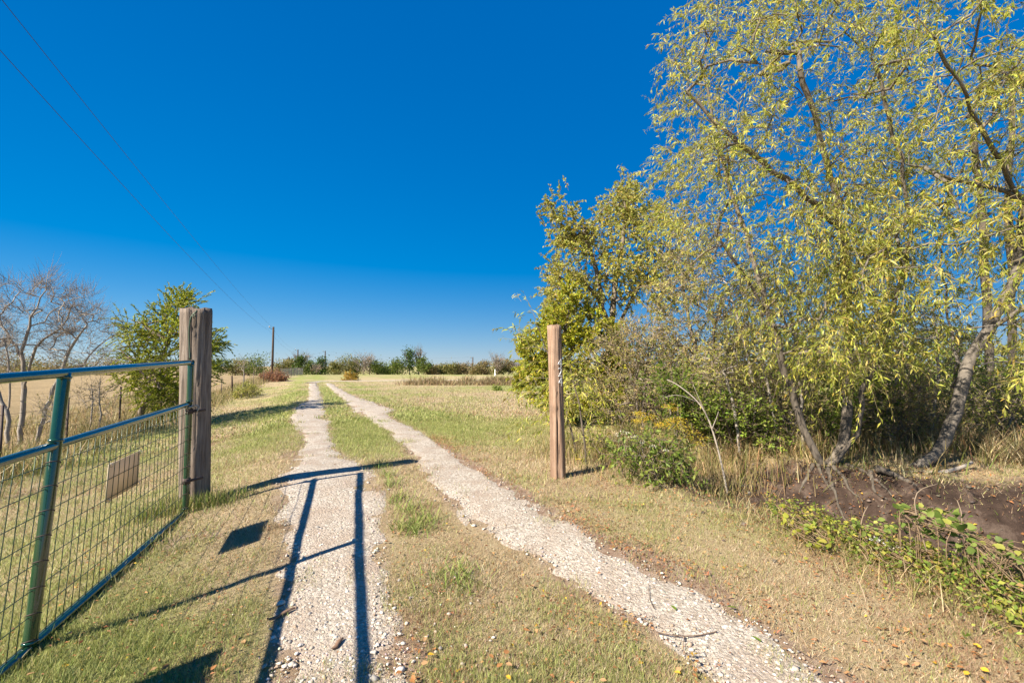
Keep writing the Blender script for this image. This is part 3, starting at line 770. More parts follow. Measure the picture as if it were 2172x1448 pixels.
FRONT = nrm(np.cross(TD, HT - HB)); FRONT = FRONT if FRONT[0] < 0 else -FRONT   # wire sits on the far side of the pipes
for q in range(NH + 1):
    h = HMID * (q + 0.25) / NH
    if q == NH: h = HMID * 0.985
    part('horizontal_wire', lambda g: tube(g, np.array([gpt(t, h) for t in np.linspace(0.0, 1.98, 14)]) + FRONT * 0.008 + np.array([0, 0, 1]) * np.sin(np.linspace(0, 9, 14) + q)[:, None] * 0.003, 0.0029, 5), M_WIRE, GATE, HB)
nV = 58
for q in range(nV):
    t = 0.018 + 1.95 * q / (nV - 1) + rng.normal(0, 0.0015)
    part('vertical_wire', lambda g: tube(g, np.array([gpt(t + 0.004 * math.sin(q * 1.7) * math.sin(h * 6), h) for h in np.linspace(0.0, HMID, 7)]) + FRONT * 0.001, 0.0027, 5), M_WIRE, GATE, HB)
for h in (HMID * 0.93, 0.2):                  # hinge straps reaching back to the post
    c = gpt(0, h)
    part('hinge_strap', lambda g: (tube(g, [c + np.array([0, 0.0, -0.03]), c + np.array([0, 0.0, 0.03])], 0.040, 14), tube(g, [c + np.array([0.03, 0.02, 0]), c + np.array([0.07, 0.16, 0])], 0.016, 8)), M_RUST, GATE, HB)

def torus(g, c, ax1, ax2, R1, R2, r, n=14, m=6):
    an = np.linspace(0, 2 * math.pi, n, endpoint=False); ax1 = nrm(ax1); ax2 = nrm(ax2); nx = np.cross(ax1, ax2); V = []
    for a in an:
        d = math.cos(a) * ax1 * R1 + math.sin(a) * ax2 * R2; p = c + d; dn = nrm(d)
        for k in range(m):
            b = 2 * math.pi * k / m; V.append(p + r * (math.cos(b) * dn + math.sin(b) * nx))
    i = np.arange(n)[:, None]; j = np.arange(m)[None, :]
    f = np.stack([i * m + j, ((i + 1) % n) * m + j, ((i + 1) % n) * m + (j + 1) % m, i * m + (j + 1) % m], -1).reshape(-1, 4)
    g.add(np.array(V), f)
CH = gpt(0, HMID) + np.array([0.0, -0.02, -0.04])
CHO = thing('chain', 'short galvanised chain looped round gate pipe and hinge post', 'chain', CH)
cp = resample([CH + np.array(p) for p in ((-0.075, 0.04, 0.0), (-0.06, -0.01, 0.02), (-0.03, -0.045, 0.0), (0.01, -0.052, 0.008), (0.045, -0.03, 0.01), (0.06, 0.02, 0.02), (0.075, 0.06, 0.0), (0.068, 0.05, -0.05))], 0.026)
for i in range(len(cp) - 1):
    c = 0.5 * (cp[i] + cp[i + 1]); d = nrm(cp[i + 1] - cp[i]); s1 = nrm(np.cross(d, [0.2, 0.3, 1])); s2 = np.cross(d, s1); w = s1 if i % 2 else s2
    part('link', lambda g: torus(g, c, d, w, 0.021, 0.014, 0.0048), M_GALV, CHO, CH)

def sign(label, t0, t1, h0, h1):
    A, B, C, D = gpt(t0, h0), gpt(t1, h0), gpt(t1, h1), gpt(t0, h1); o0 = A.copy()
    S = thing('sign_board', label, 'sign', o0)
    off = FRONT * 0.016; th = FRONT * 0.006
    V = np.array([p + off for p in (A, B, C, D)] + [p + off + th for p in (A, B, C, D)])
    f = np.array([(0, 1, 2, 3), (7, 6, 5, 4), (0, 4, 5, 1), (1, 5, 6, 2), (2, 6, 7, 3), (3, 7, 4, 0)])
    g = Geo(); g.add(V, f); link('board', g.mesh('board', M_SIGN, o0), S)
    for p in (A, B, C, D):
        q = p * 0.93 + 0.07 * (A + C) / 2
        part('wire_tie', lambda g: torus(g, q + off * 0.6, FRONT, np.array([0, 0, 1]), 0.014, 0.014, 0.003, 10, 5), M_GALV, S, o0)
hh = lambda z, t: (z - gpt(t, 0)[2]) / (gpt(t, 1)[2] - gpt(t, 0)[2])
sign('small taupe sign seen from behind on the gate wire near the hinge post', 0.47, 0.69, hh(0.455, 0.6), hh(0.74, 0.6))
sign('second taupe sign board on the gate near its free end, casting the dark shadow', 1.36, 1.58, hh(0.42, 1.5), hh(0.74, 1.5))

# ------------------------------------------------------------------ utility poles and wires
POLES = []
for px, ty, d, r, lab in ((580, 693, 66, 0.15, 'nearest brown wooden utility pole above the russet bush by the fence'), (632, 741, 104, 0.14, 'second utility pole at the end of the fence line'),
                       (690, 744, 112, 0.14, 'third utility pole in front of the rounded cedars'), (1003, 757, 100, 0.12, 'short utility pole with leaning brace before the brown scrub')):
    top = at(px, ty, d); b = G(top[0], d); P = thing('utility_pole', lab, 'pole', b, 'utility poles along the far fence')
    g = Geo(); tube(g, [b - [0, 0, 0.2], (b + top) / 2, top], [r * 1.15, r, r * 0.85], 12); link('shaft', g.mesh('shaft', M_POLE, b, True), P)
    g = Geo(); tube(g, [top + [0, 0, -0.35], top + [-0.35, -0.1, -0.25], top + [-0.5, -0.15, -0.1]], 0.03, 6); link('bracket', g.mesh('bracket', M_CABLE, b), P)
    g = Geo(); tube(g, [top + [-0.5, -0.15, -0.12], top + [-0.5, -0.15, 0.02], top + [-0.5, -0.15, 0.12]], [0.05, 0.09, 0.05], 8)
    link('insulator', g.mesh('insulator', M_GALV, b), P)
    if px == 1003:
        g = Geo(); q = G(top[0] - 1.1, d - 1.0); tube(g, [q, b + (top - b) * 0.72], 0.09, 8); br = link('brace', g.mesh('brace', M_POST_TAN, b), P)
    POLES.append((b, top))
WA = [(2, 5), (242, 290), (387, 479), (575, 691)]; WB = [(0, 112), (213, 336), (363, 505), (570, 700)]
u1 = float(uv(POLES[0][1][0], POLES[0][1][1])[0])
for smp, lab, nm, dz in ((WA, 'upper overhead power wire crossing the sky to the nearest pole', 'power_wire', 0.0), (WB, 'lower overhead power wire crossing the sky to the nearest pole', 'power_wire', -0.65)):
    vs, zs = [], []
    for px, py in smp:
        r = ray(px, py); t = (u1 + 1.1 * DY) / (r[0] * DY - r[1] * DX); p = CAM + r * t; vs.append(float(uv(p[0], p[1])[1])); zs.append(p[2])
    pf = np.polyfit(vs, zs, 2); v = np.linspace(-25, vs[-1], 70); x, y = xy(u1, v)
    pts = np.stack([x, y, np.polyval(pf, v)], -1); segs = [pts]
    prev = pts[-1]
    for b, tp in POLES[1:]:
        e = tp + np.array([0, 0, dz]); s_ = np.linspace(0, 1, 14)[:, None]; q = prev * (1 - s_) + e * s_; q[:, 2] -= (0.9 * 4 * s_ * (1 - s_))[:, 0]; segs.append(q[1:]); prev = e
    g = Geo(); tube(g, np.concatenate(segs), 0.0055, 5); o = link(nm, g.mesh(nm, M_CABLE, (0, 0, 0), True)); tag(o, lab, 'wire', 'overhead power wires')

# ------------------------------------------------------------------ vegetation
def leaf_template(col, curl=0.12):
    g = Geo(); g.add([(0, 0, 0), (0.5, 0.45, curl), (0, 1, 0), (-0.5, 0.45, curl)], [np.array([[0, 1, 2], [0, 2, 3]])], col); return g.mesh('leaf', M_LEAF)

def leaf_objects(root, base, pos, d, side, L, w, meshes, idx):
    for i in idx:
        y = d[i]; x = side[i]; z = np.cross(x, y)
        if z[2] < 0: x = -x; z = -z
        m = Matrix(((x[0] * w[i], y[0] * L[i], z[0] * L[i], pos[i, 0] - base[0]), (x[1] * w[i], y[1] * L[i], z[1] * L[i], pos[i, 1] - base[1]), (x[2] * w[i], y[2] * L[i], z[2] * L[i], pos[i, 2] - base[2]), (0, 0, 0, 1)))
        o = bpy.data.objects.new('leaf', meshes[i % len(meshes)]); COL.objects.link(o); o.parent = root; o.matrix_local = m

def foliage(S, center, spec, n_tw):
    """twigs from points S; returns twig and leaf arrays"""
    n = len(S) * n_tw; S2 = np.repeat(S, n_tw, axis=0) + rng.normal(0, spec.get('spread', 0.05), (n, 3))
    out = S2 - center; out[:, 2] *= 0.4
    d0 = nrm(nrm(out) * spec.get('out', 0.6) + rng.normal(0, spec.get('rnd', 0.6), (n, 3)) + np.array([0, 0, spec.get('up', 0.0)]) + np.array(spec.get('wind', (0, 0, 0))))
    L = rng.uniform(*spec['tl'], n); droop = L * rng.uniform(*spec.get('droop', (0.0, 0.2)), n)
    k = spec['nl']; t = rng.uniform(0.08, 1.0, (n, k))
    pos = S2[:, None, :] + d0[:, None, :] * (L[:, None] * t)[..., None]; pos[..., 2] -= droop[:, None] * t * t
    tan = np.repeat((d0 * L[:, None])[:, None, :], k, 1).copy(); tan[..., 2] -= 2 * droop[:, None] * t
    pos = pos.reshape(-1, 3); tan = nrm(tan.reshape(-1, 3)); m = len(pos)
    ld = nrm(tan * spec.get('lt', 0.7) + rng.normal(0, spec.get('lr', 0.45), (m, 3)) + np.array([0, 0, -spec.get('ld', 0.3)]) + np.array(spec.get('wind', (0, 0, 0))) * 0.6)
    ll = rng.uniform(*spec['ll'], m); lw = ll * rng.uniform(*spec['lw'], m)
    clump = np.repeat(rng.normal(0, 0.12, len(S)), n_tw * k)
    col = pick(spec['cols'], spec['p'], m, 0.16) * (1 + clump)[:, None]
    return (S2, d0, L, droop), (pos, ld, ll, lw, np.clip(col, 0.01, 0.9))

def tree(name, label, cat, limbs, tips, spec, wspec, group=None, indiv=0, base=None, extra_mid=True):
    A, par, chains, cnt, ends = grow(limbs, tips, wspec.get('step', 0.25), wspec.get('wob', 0.05), wspec.get('climb', 0.5))
    base = np.asarray(limbs[0][0] if base is None else base, float); root = thing(name, label, cat, base, group)
    g = Geo(); wood(g, A, chains, cnt, wspec['r'], wspec.get('e', 0.45), wspec['rmax'], wspec['col'])
    link('trunk', g.mesh('trunk', wspec.get('mat', M_BARK), base, True), root)
    cen = tips.mean(0); S = A[ends]
    if extra_mid:
        mids = [c[len(c) * 2 // 3] for c in chains[len(limbs):] if len(c) > 3]; S = np.concatenate([S, A[mids]])
    (S2, d0, L, dr), lf = foliage(S, cen, spec, spec['tw'])
    g = Geo(); twig_tubes(g, S2, d0, L, dr, np.full(len(S2), spec.get('tr', 0.0045)), np.array(spec.get('tcol', (0.22, 0.17, 0.11))))
    link('twigs', g.mesh('twigs', M_TWIG, base), root)['kind'] = 'stuff'
    if spec['nl'] and len(lf[0]):
        pos, ld, ll, lw, col = lf; side = rng.normal(0, 1, pos.shape); side = nrm(side - ld * (side * ld).sum(1, keepdims=True))
        keep = np.ones(len(pos), bool)
        if indiv:
            px, py, dep = project(pos); app = np.where((px > 0) & (px < 2172) & (py > 0) & (py < 1448), ll / dep, 0)
            idx = np.argsort(-app)[:indiv]; keep[idx] = False
            ms = [leaf_template(np.array(c)) for c in spec['cols']]; leaf_objects(root, base, pos, ld, side, ll, lw, ms, idx)
        g = Geo(); leaves(g, pos[keep], ld[keep], ll[keep], lw[keep], col[keep], spec.get('curl', 0.1), side[keep])
        o = link('crown', g.mesh('crown', M_LEAF, base), root)
        if indiv: o['kind'] = 'stuff'
    return root

def px_line(pts): return np.array([at(*p) for p in pts])
def to_ground(p): return np.array([p[0], p[1], float(ground(p[0], p[1])) - 0.05])

WILLOW = dict(tw=6, tl=(0.22, 0.55), droop=(0.1, 0.75), nl=25, ll=(0.045, 0.12), lw=(0.13, 0.20), lt=0.5, lr=0.5, ld=0.45, out=0.55, rnd=0.6, spread=0.14, wind=(-0.12, 0.05, 0.0),
              cols=[(0.41, 0.43, 0.07), (0.52, 0.50, 0.095), (0.29, 0.33, 0.055), (0.57, 0.54, 0.19), (0.56, 0.42, 0.09), (0.32, 0.26, 0.10)], p=[4, 3.4, 3, 1.6, 0.6, 0.5], tr=0.0035, tcol=(0.38, 0.30, 0.12))
# main willow: clustered leaning stems on the far bank
def near(px, py, d): return at(px, py, d)
b1 = to_ground(at(1752, 985, 6.9)); b1x = to_ground(at(1735, 985, 6.95))
wl = [px_line([(1752, 992, 6.9), (1716, 930, 6.9), (1690, 860, 6.85), (1664, 785, 6.8), (1640, 700, 6.7), (1590, 600, 6.5), (1520, 500, 6.3)]),
      px_line([(1752, 992, 6.9), (1785, 945, 7.0), (1792, 880, 7.05), (1797, 800, 7.1), (1800, 650, 7.0), (1780, 480, 6.8), (1740, 300, 6.5), (1700, 150, 6.2)]),
      px_line([(1752, 992, 6.9), (1800, 950, 6.8), (1822, 890, 6.8), (1842, 800, 6.7), (1900, 640, 6.5), (1930, 470, 6.2), (1900, 300, 5.9), (1850, 120, 5.6)]),
      px_line([(1640, 700, 6.7), (1600, 560, 7.0), (1560, 430, 7.2), (1520, 290, 7.2), (1500, 180, 7.1)]),
      px_line([(1780, 480, 6.8), (1690, 400, 6.3), (1600, 330, 6.0), (1520, 260, 5.8)])]
for w in wl: pass
wl[0][0] = b1
for w in wl[1:3]: w[0] = b1
crownW = [(1500, -60), (1420, 130), (1405, 260), (1400, 330), (1375, 420), (1370, 500), (1440, 560), (1560, 640), (1600, 720), (1660, 800), (1800, 800), (1870, 640), (1930, 400), (1960, -60)]
tipsA = poly_points(crownW, 350, 5.0, 8.2, 0.9)
tipsA2 = poly_points([(1700, 330), (1960, 330), (1960, 640), (1900, 800), (1740, 800), (1690, 560)], 110, 5.2, 7.2, 0.9)
tree('willow_tree', 'tall multi-stemmed willow with drooping yellow-green leaves on the eroded bank', 'tree', wl, np.concatenate([tipsA, tipsA2]), dict(WILLOW, nl=24, ll=(0.04, 0.095), lw=(0.13, 0.22), tr=0.003, tcol=(0.25, 0.20, 0.12)),
     dict(r=0.0052, e=0.47, rmax=0.115, col=(0.20, 0.17, 0.14), step=0.22, wob=0.06), 'willow trees on the bank', indiv=160)
# right willow: pale leaning stem and heavy limbs over the frame edge
b2 = to_ground(at(1935, 1000, 6.75))
wr = [px_line([(1930, 1005, 6.75), (1985, 965, 6.75), (2018, 900, 6.8), (2036, 840, 6.8), (2048, 785, 6.85), (2095, 700, 6.8), (2160, 560, 6.6), (2175, 430, 6.4)]),
      px_line([(2048, 785, 6.85), (2020, 740, 7.1), (2010, 650, 7.3), (1990, 520, 7.4)]),
      px_line([(2175, 430, 6.4), (2125, 350, 6.0), (2080, 270, 5.7), (2040, 190, 5.4), (1980, 80, 5.1)]),
      px_line([(2175, 430, 6.4), (2080, 390, 6.2), (2000, 372, 6.1), (1920, 350, 6.0), (1850, 300, 5.8)]),
      px_line([(2175, 430, 6.4), (2240, 280, 6.2), (2290, 60, 5.9), (2330, -200, 5.6)]),
      px_line([(2095, 700, 6.8), (2190, 640, 6.4), (2330, 560, 6.0), (2500, 430, 5.8)])]
wr[0][0] = b2
crownR = [(1870, -160), (1900, 330), (1830, 520), (1800, 700), (1830, 790), (1960, 770), (2040, 640), (2130, 640), (2180, 780), (2330, 760), (2500, 500), (2500, -200)]
tipsB = poly_points(crownR, 270, 4.6, 7.6, 1.0)
tree('willow_tree', 'willow with one pale leaning trunk and heavy limbs at the right edge', 'tree', wr, tipsB, WILLOW,
     dict(r=0.0056, e=0.47, rmax=0.115, col=(0.22, 0.20, 0.18), step=0.22, wob=0.06, mat=M_BARK), 'willow trees on the bank', indiv=140)
# two dark upright trunks farther back
for k, (pts, lab, poly, n) in enumerate((([(2098, 900, 9.8), (2096, 760, 9.8), (2090, 600, 9.7), (2082, 420, 9.5), (2060, 250, 9.2)], 'dark upright trunk behind the pale leaning willow, nearer the frame centre', [(1950, 100), (2180, 60), (2180, 560), (2020, 560), (1930, 420)], 90),
                         ([(2152, 905, 10.4), (2148, 760, 10.4), (2145, 600, 10.3), (2140, 400, 10.0), (2150, 150, 9.8)], 'dark upright trunk behind the pale leaning willow, nearest the right edge', [(2060, 0), (2400, -50), (2400, 520), (2100, 560)], 90))):
    L_ = px_line(pts); L_[0] = to_ground(L_[0])
    tree('willow_tree', lab, 'tree', [L_], poly_points(poly, n, 8.6, 11.2, 1), dict(WILLOW, tw=4, nl=12), dict(r=0.008, e=0.5, rmax=0.17 - 0.02 * k, col=(0.12, 0.10, 0.085), step=0.35), 'willow trees on the bank')

# olive-brown elm behind the number post
ELM = dict(tw=8, tl=(0.2, 0.5), droop=(0.0, 0.35), nl=22, ll=(0.05, 0.09), lw=(0.45, 0.65), lt=0.5, lr=0.6, ld=0.15, out=0.5, rnd=0.6, spread=0.13,
           cols=[(0.44, 0.43, 0.09), (0.50, 0.44, 0.11), (0.32, 0.35, 0.07), (0.54, 0.52, 0.17), (0.50, 0.36, 0.11)], p=[4, 2.5, 4, 1.5, 1], tr=0.006)
el = [px_line([(1302, 890, 13.2), (1298, 800, 13.2), (1292, 720, 13.2), (1278, 640, 13.1), (1260, 560, 13.0), (1235, 470, 12.8)]),
      px_line([(1292, 720, 13.2), (1303, 620, 13.3), (1320, 520, 13.4), (1325, 430, 13.3)]), px_line([(1297, 740, 13.2), (1330, 650, 13.4), (1385, 570, 13.6), (1420, 500, 13.6)]),
      px_line([(1278, 640, 13.1), (1240, 600, 12.8), (1200, 570, 12.6)])]
el[0][0] = to_ground(el[0][0])
tree('elm_tree', 'olive-brown elm with forked grey trunk behind the number post', 'tree', el,
     np.concatenate([poly_points([(1165, 580), (1180, 520), (1168, 425), (1205, 440), (1235, 500), (1290, 420), (1335, 390), (1400, 430), (1450, 500), (1460, 580), (1420, 690), (1340, 640), (1290, 640), (1230, 680), (1175, 690)], 210, 12.0, 14.6),
                     poly_points([(1170, 430), (1205, 425), (1230, 500), (1210, 560)], 16, 12.4, 13.2), poly_points([(1315, 395), (1340, 388), (1350, 460), (1300, 460)], 14, 12.6, 13.6)]), ELM,
     dict(r=0.009, e=0.5, rmax=0.17, col=(0.30, 0.25, 0.20), step=0.35, wob=0.08))
# bright juniper beside it
JUN = dict(tw=9, tl=(0.14, 0.38), droop=(-0.1, 0.3), nl=27, ll=(0.055, 0.10), lw=(0.38, 0.52), lt=0.7, lr=0.5, ld=0.0, out=0.7, rnd=0.5, up=0.25, spread=0.08,
           cols=[(0.40, 0.42, 0.045), (0.52, 0.49, 0.06), (0.27, 0.32, 0.035), (0.56, 0.46, 0.09)], p=[4, 3, 3, 1], tr=0.006)
ju = [px_line([(1185, 890, 11.6), (1183, 780, 11.6), (1200, 690, 11.6), (1212, 620, 11.6)]), px_line([(1183, 800, 11.6), (1140, 760, 11.4), (1115, 740, 11.3)]), px_line([(1183, 780, 11.6), (1240, 720, 11.8), (1270, 680, 11.9)])]
ju[0][0] = to_ground(ju[0][0])
tree('juniper_tree', 'bright yellow-green juniper directly behind the number post', 'tree', ju,
     poly_points([(1098, 800), (1108, 730), (1150, 700), (1180, 655), (1205, 610), (1235, 640), (1290, 680), (1320, 740), (1310, 830), (1270, 880), (1130, 860)], 170, 10.9, 12.5), JUN, dict(r=0.008, e=0.5, rmax=0.10, col=(0.2, 0.15, 0.11), step=0.3))

# willow saplings round the number post
for lab, pts, poly, n, d0, d1 in (
    ('slim willow sapling with loose sprays left of the number post', [(1225, 960, 7.6), (1205, 880, 7.6), (1180, 800, 7.6), (1150, 720, 7.7), (1125, 650, 7.7)], [(1128, 635), (1160, 700), (1190, 800), (1215, 900), (1150, 900), (1120, 830), (1100, 760), (1095, 690)], 26, 7.3, 8.2),
    ('dark-stemmed willow sapling just right of the number post', [(1243, 985, 6.9), (1236, 900, 6.9), (1222, 830, 6.95), (1205, 760, 7.0)], [(1205, 740), (1265, 760), (1300, 850), (1285, 930), (1225, 940), (1205, 860)], 24, 6.6, 7.4)):
    L_ = px_line(pts); L_[0] = to_ground(L_[0])
    tree('willow_sapling', lab, 'tree', [L_], poly_points(poly, n, d0, d1, 0.15), dict(WILLOW, tw=4, nl=11, ll=(0.08, 0.14)), dict(r=0.0045, e=0.42, rmax=0.025, col=(0.09, 0.07, 0.055), step=0.15, wob=0.03), 'willow saplings by the number post')

# understory shrubs of the thicket
def shrub(name, label, cat, poly, d0, d1, ntip, spec, wspec, nstem=5, group=None, basepx=None):
    P = poly_points(poly, ntip, d0, d1, 0.05); c = P.mean(0); dm = 0.5 * (d0 + d1)
    bx_, by_ = (c[0], c[1]); base = G(bx_, by_) - np.array([0, 0, 0.04])
    limbs = []
    for i in range(nstem):
        tgt = P[rng.integers(len(P))]; b = base + np.array([rng.normal(0, 0.12), rng.normal(0, 0.12), 0.0]); b[2] = float(ground(b[0], b[1])) - 0.04
        mid = b * 0.5 + tgt * 0.5; mid[2] += 0.1
        limbs.append(np.array([b, mid, tgt]))
    # stems all start at the same root
    for l in limbs[1:]: l[0] = limbs[0][0] + rng.normal(0, 0.03, 3)
    return tree(name, label, cat, limbs, P, spec, wspec, group)
TAN = dict(tw=7, tl=(0.18, 0.5), droop=(-0.3, 0.2), nl=11, ll=(0.03, 0.06), lw=(0.35, 0.55), lt=0.4, lr=0.7, ld=0.1, out=0.5, rnd=0.55, up=0.3, spread=0.1,
           cols=[(0.48, 0.38, 0.21), (0.38, 0.33, 0.12), (0.54, 0.43, 0.25), (0.33, 0.34, 0.09), (0.56, 0.45, 0.15)], p=[3, 3, 2, 3, 1], tr=0.006, tcol=(0.27, 0.22, 0.18))
GRNS = dict(TAN, tw=6, nl=12, cols=[(0.20, 0.28, 0.04), (0.29, 0.37, 0.06), (0.13, 0.19, 0.03), (0.42, 0.43, 0.08)], p=[4, 3, 3, 0.6], ll=(0.04, 0.075), lw=(0.4, 0.6), up=0.1, tcol=(0.16, 0.12, 0.09))
OLV = dict(TAN, tw=6, nl=12, cols=[(0.36, 0.36, 0.09), (0.45, 0.41, 0.13), (0.26, 0.28, 0.06), (0.52, 0.47, 0.17)], p=[4, 3, 3, 1.2])
WS = dict(r=0.0055, e=0.45, rmax=0.05, col=(0.24, 0.20, 0.165), step=0.25, wob=0.06)
WD = dict(WS, col=(0.10, 0.08, 0.065))
SH = 'shrubs of the willow thicket'
shrub('shrub', 'tan half-bare shrub between the juniper and the goldenrod', 'shrub', [(1240, 760), (1330, 680), (1420, 690), (1440, 800), (1400, 890), (1260, 890)], 9.4, 10.8, 130, TAN, WS, 6, SH)
shrub('shrub', 'tall grey-brown twiggy shrub under the left side of the willow crown', 'shrub', [(1380, 640), (1420, 520), (1500, 450), (1600, 520), (1660, 680), (1640, 860), (1450, 870), (1380, 790)], 8.6, 10.8, 260, dict(TAN, cols=[(0.48, 0.40, 0.16), (0.40, 0.38, 0.11), (0.52, 0.42, 0.24), (0.34, 0.36, 0.09), (0.56, 0.46, 0.15)], droop=(-0.1, 0.4), lw=(0.25, 0.4), ll=(0.035, 0.075)), WS, 9, SH)
shrub('shrub', 'olive leafy shrub behind the left willow stems', 'shrub', [(1540, 700), (1700, 680), (1760, 800), (1740, 900), (1580, 900), (1530, 820)], 9.0, 10.6, 90, OLV, WS, 6, SH)
shrub('shrub', 'low dark green shrub at the foot of the bent dead sapling', 'shrub', [(1490, 865), (1560, 850), (1630, 875), (1630, 925), (1560, 940), (1500, 925)], 7.4, 8.2, 55, GRNS, WD, 5, SH)
shrub('shrub', 'bright green leafy shrub behind the goldenrod patch', 'shrub', [(1390, 800), (1450, 790), (1500, 840), (1500, 890), (1410, 890)], 7.6, 8.4, 45, dict(GRNS, cols=[(0.16, 0.24, 0.03), (0.22, 0.28, 0.05), (0.10, 0.16, 0.02)], p=[3, 2, 2]), WS, 5, SH)
shrub('shrub', 'dark green shrub between the two willow clumps', 'shrub', [(1830, 820), (1920, 790), (2010, 830), (2020, 900), (1850, 910)], 8.6, 10.0, 70, OLV, WD, 5, SH)
shrub('shrub', 'green shrub low at the right edge behind the pale trunk', 'shrub', [(2060, 800), (2180, 780), (2300, 800), (2300, 900), (2080, 910)], 8.8, 10.2, 80, GRNS, WD, 5, SH)
DKO = dict(OLV, nl=9, cols=[(0.38, 0.40, 0.09), (0.48, 0.46, 0.13), (0.28, 0.32, 0.06), (0.52, 0.42, 0.21)], p=[4, 3, 3, 2])
for lab, poly, d0, d1, n, sp in (('brushy olive shrub left of the willow stem clump', [(1600, 800), (1690, 780), (1720, 870), (1700, 935), (1610, 935)], 7.8, 8.8, 60, DKO), ('dense green brush right behind the willow stem clump', [(1760, 800), (1860, 790), (1890, 880), (1870, 930), (1770, 930)], 7.9, 9.0, 65, GRNS),
                                 ('brown twiggy brush between willow clump and leaning trunk', [(1860, 840), (1960, 820), (1990, 900), (1960, 945), (1870, 945)], 7.6, 8.6, 55, TAN), ('olive brush right of the leaning willow trunk', [(2050, 830), (2130, 800), (2200, 830), (2200, 930), (2060, 935)], 7.6, 8.8, 65, DKO),
                                 ('high olive brush under the right willow crown', [(1940, 700), (2060, 690), (2100, 800), (2080, 880), (1950, 880), (1920, 790)], 9.4, 11, 90, DKO), ('high tan brush between the willow clump and leaning trunk', [(1800, 690), (1900, 680), (1940, 780), (1930, 880), (1800, 880)], 9.8, 11.5, 90, TAN),
                                 ('high olive brush behind the left willow stem', [(1640, 690), (1760, 680), (1800, 780), (1790, 880), (1650, 880)], 10.2, 11.8, 90, DKO), ('olive brush behind the dead sapling', [(1430, 790), (1540, 770), (1600, 830), (1590, 900), (1440, 900)], 8.2, 9.2, 70, DKO)):
    shrub('shrub', lab, 'shrub', poly, d0, d1, n, sp, WS, 5, SH)
for lab, pts, poly in (('slim pale trunk left of the willow clump, behind the dead sapling', [(1606, 945, 8.3), (1602, 880, 8.3), (1596, 800, 8.3), (1570, 700, 8.2), (1540, 600, 8.1)], [(1480, 560), (1580, 540), (1620, 650), (1580, 740), (1500, 700)]), ('slim grey trunk next to the left willow stem', [(1652, 940, 8.0), (1640, 870, 8.0), (1622, 790, 8.0), (1612, 720, 8.0), (1620, 600, 8.0)], [(1560, 600), (1660, 560), (1700, 680), (1640, 760), (1580, 720)]),
                  ('slim pale lichen-covered trunk inside the willow clump', [(1702, 940, 7.9), (1700, 860, 7.9), (1694, 780, 7.9), (1690, 690, 7.9), (1700, 600, 7.9)], [(1640, 620), (1740, 580), (1780, 680), (1700, 740)]), ('slim grey trunk between willow clump and leaning trunk', [(1880, 940, 8.2), (1890, 860, 8.2), (1905, 770, 8.2), (1900, 680, 8.2)], [(1830, 660), (1950, 640), (1970, 740), (1860, 760)]),
                  ('slim dark trunk left of the leaning willow trunk', [(1975, 930, 8.6), (1985, 840, 8.6), (1990, 740, 8.6), (1975, 640, 8.6)], [(1920, 640), (2030, 620), (2050, 720), (1940, 740)]), ('slim grey sapling trunk before the green shrub', [(1570, 950, 7.6), (1560, 890, 7.6), (1548, 830, 7.6), (1530, 770, 7.6)], [(1470, 740), (1560, 720), (1590, 800), (1490, 820)])):
    L_ = px_line(pts); L_[0] = to_ground(L_[0])
    tree('slim_tree', lab, 'tree', [L_], poly_points(poly, 34, pts[0][2] - 0.5, pts[0][2] + 0.5, 0.8), dict(TAN, tw=4, nl=8, cols=[(0.44, 0.43, 0.10), (0.52, 0.46, 0.16), (0.32, 0.34, 0.07)], p=[2, 2, 2], lw=(0.2, 0.35), ll=(0.04, 0.09), droop=(0.0, 0.5)), dict(r=0.005, e=0.45, rmax=0.045, col=(0.42, 0.38, 0.33), step=0.22, wob=0.04, mat=M_BARK_PALE), 'slim trunks in the thicket')
BK = 'background bushes beyond the thicket'
for i, (x0, x1, y0, d, sp, lab) in enumerate(((1300, 1480, 700, 16, OLV, 'olive bush beyond the elm trunk'), (1450, 1640, 690, 18, OLV, 'olive bush beyond the tall twiggy shrub'), (1600, 1800, 700, 17, GRNS, 'green bush seen between the left willow stems'),
                                     (1760, 1960, 720, 19, OLV, 'olive bush seen between the two willow clumps'), (1920, 2120, 710, 17, GRNS, 'green bush seen behind the pale leaning trunk'), (2080, 2330, 700, 16, OLV, 'olive bush beyond the two dark trunks at the right edge'))):
    shrub('bush', lab, 'bush', [(x0, 860), (x0 + 20, y0 + 50), ((x0 + x1) / 2, y0), (x1 - 20, y0 + 40), (x1, 860)], d - 1.3, d + 1.3, 75, dict(sp, ll=(0.08, 0.14), tl=(0.3, 0.7), spread=0.2), dict(WS, r=0.009, step=0.4), 5, BK)

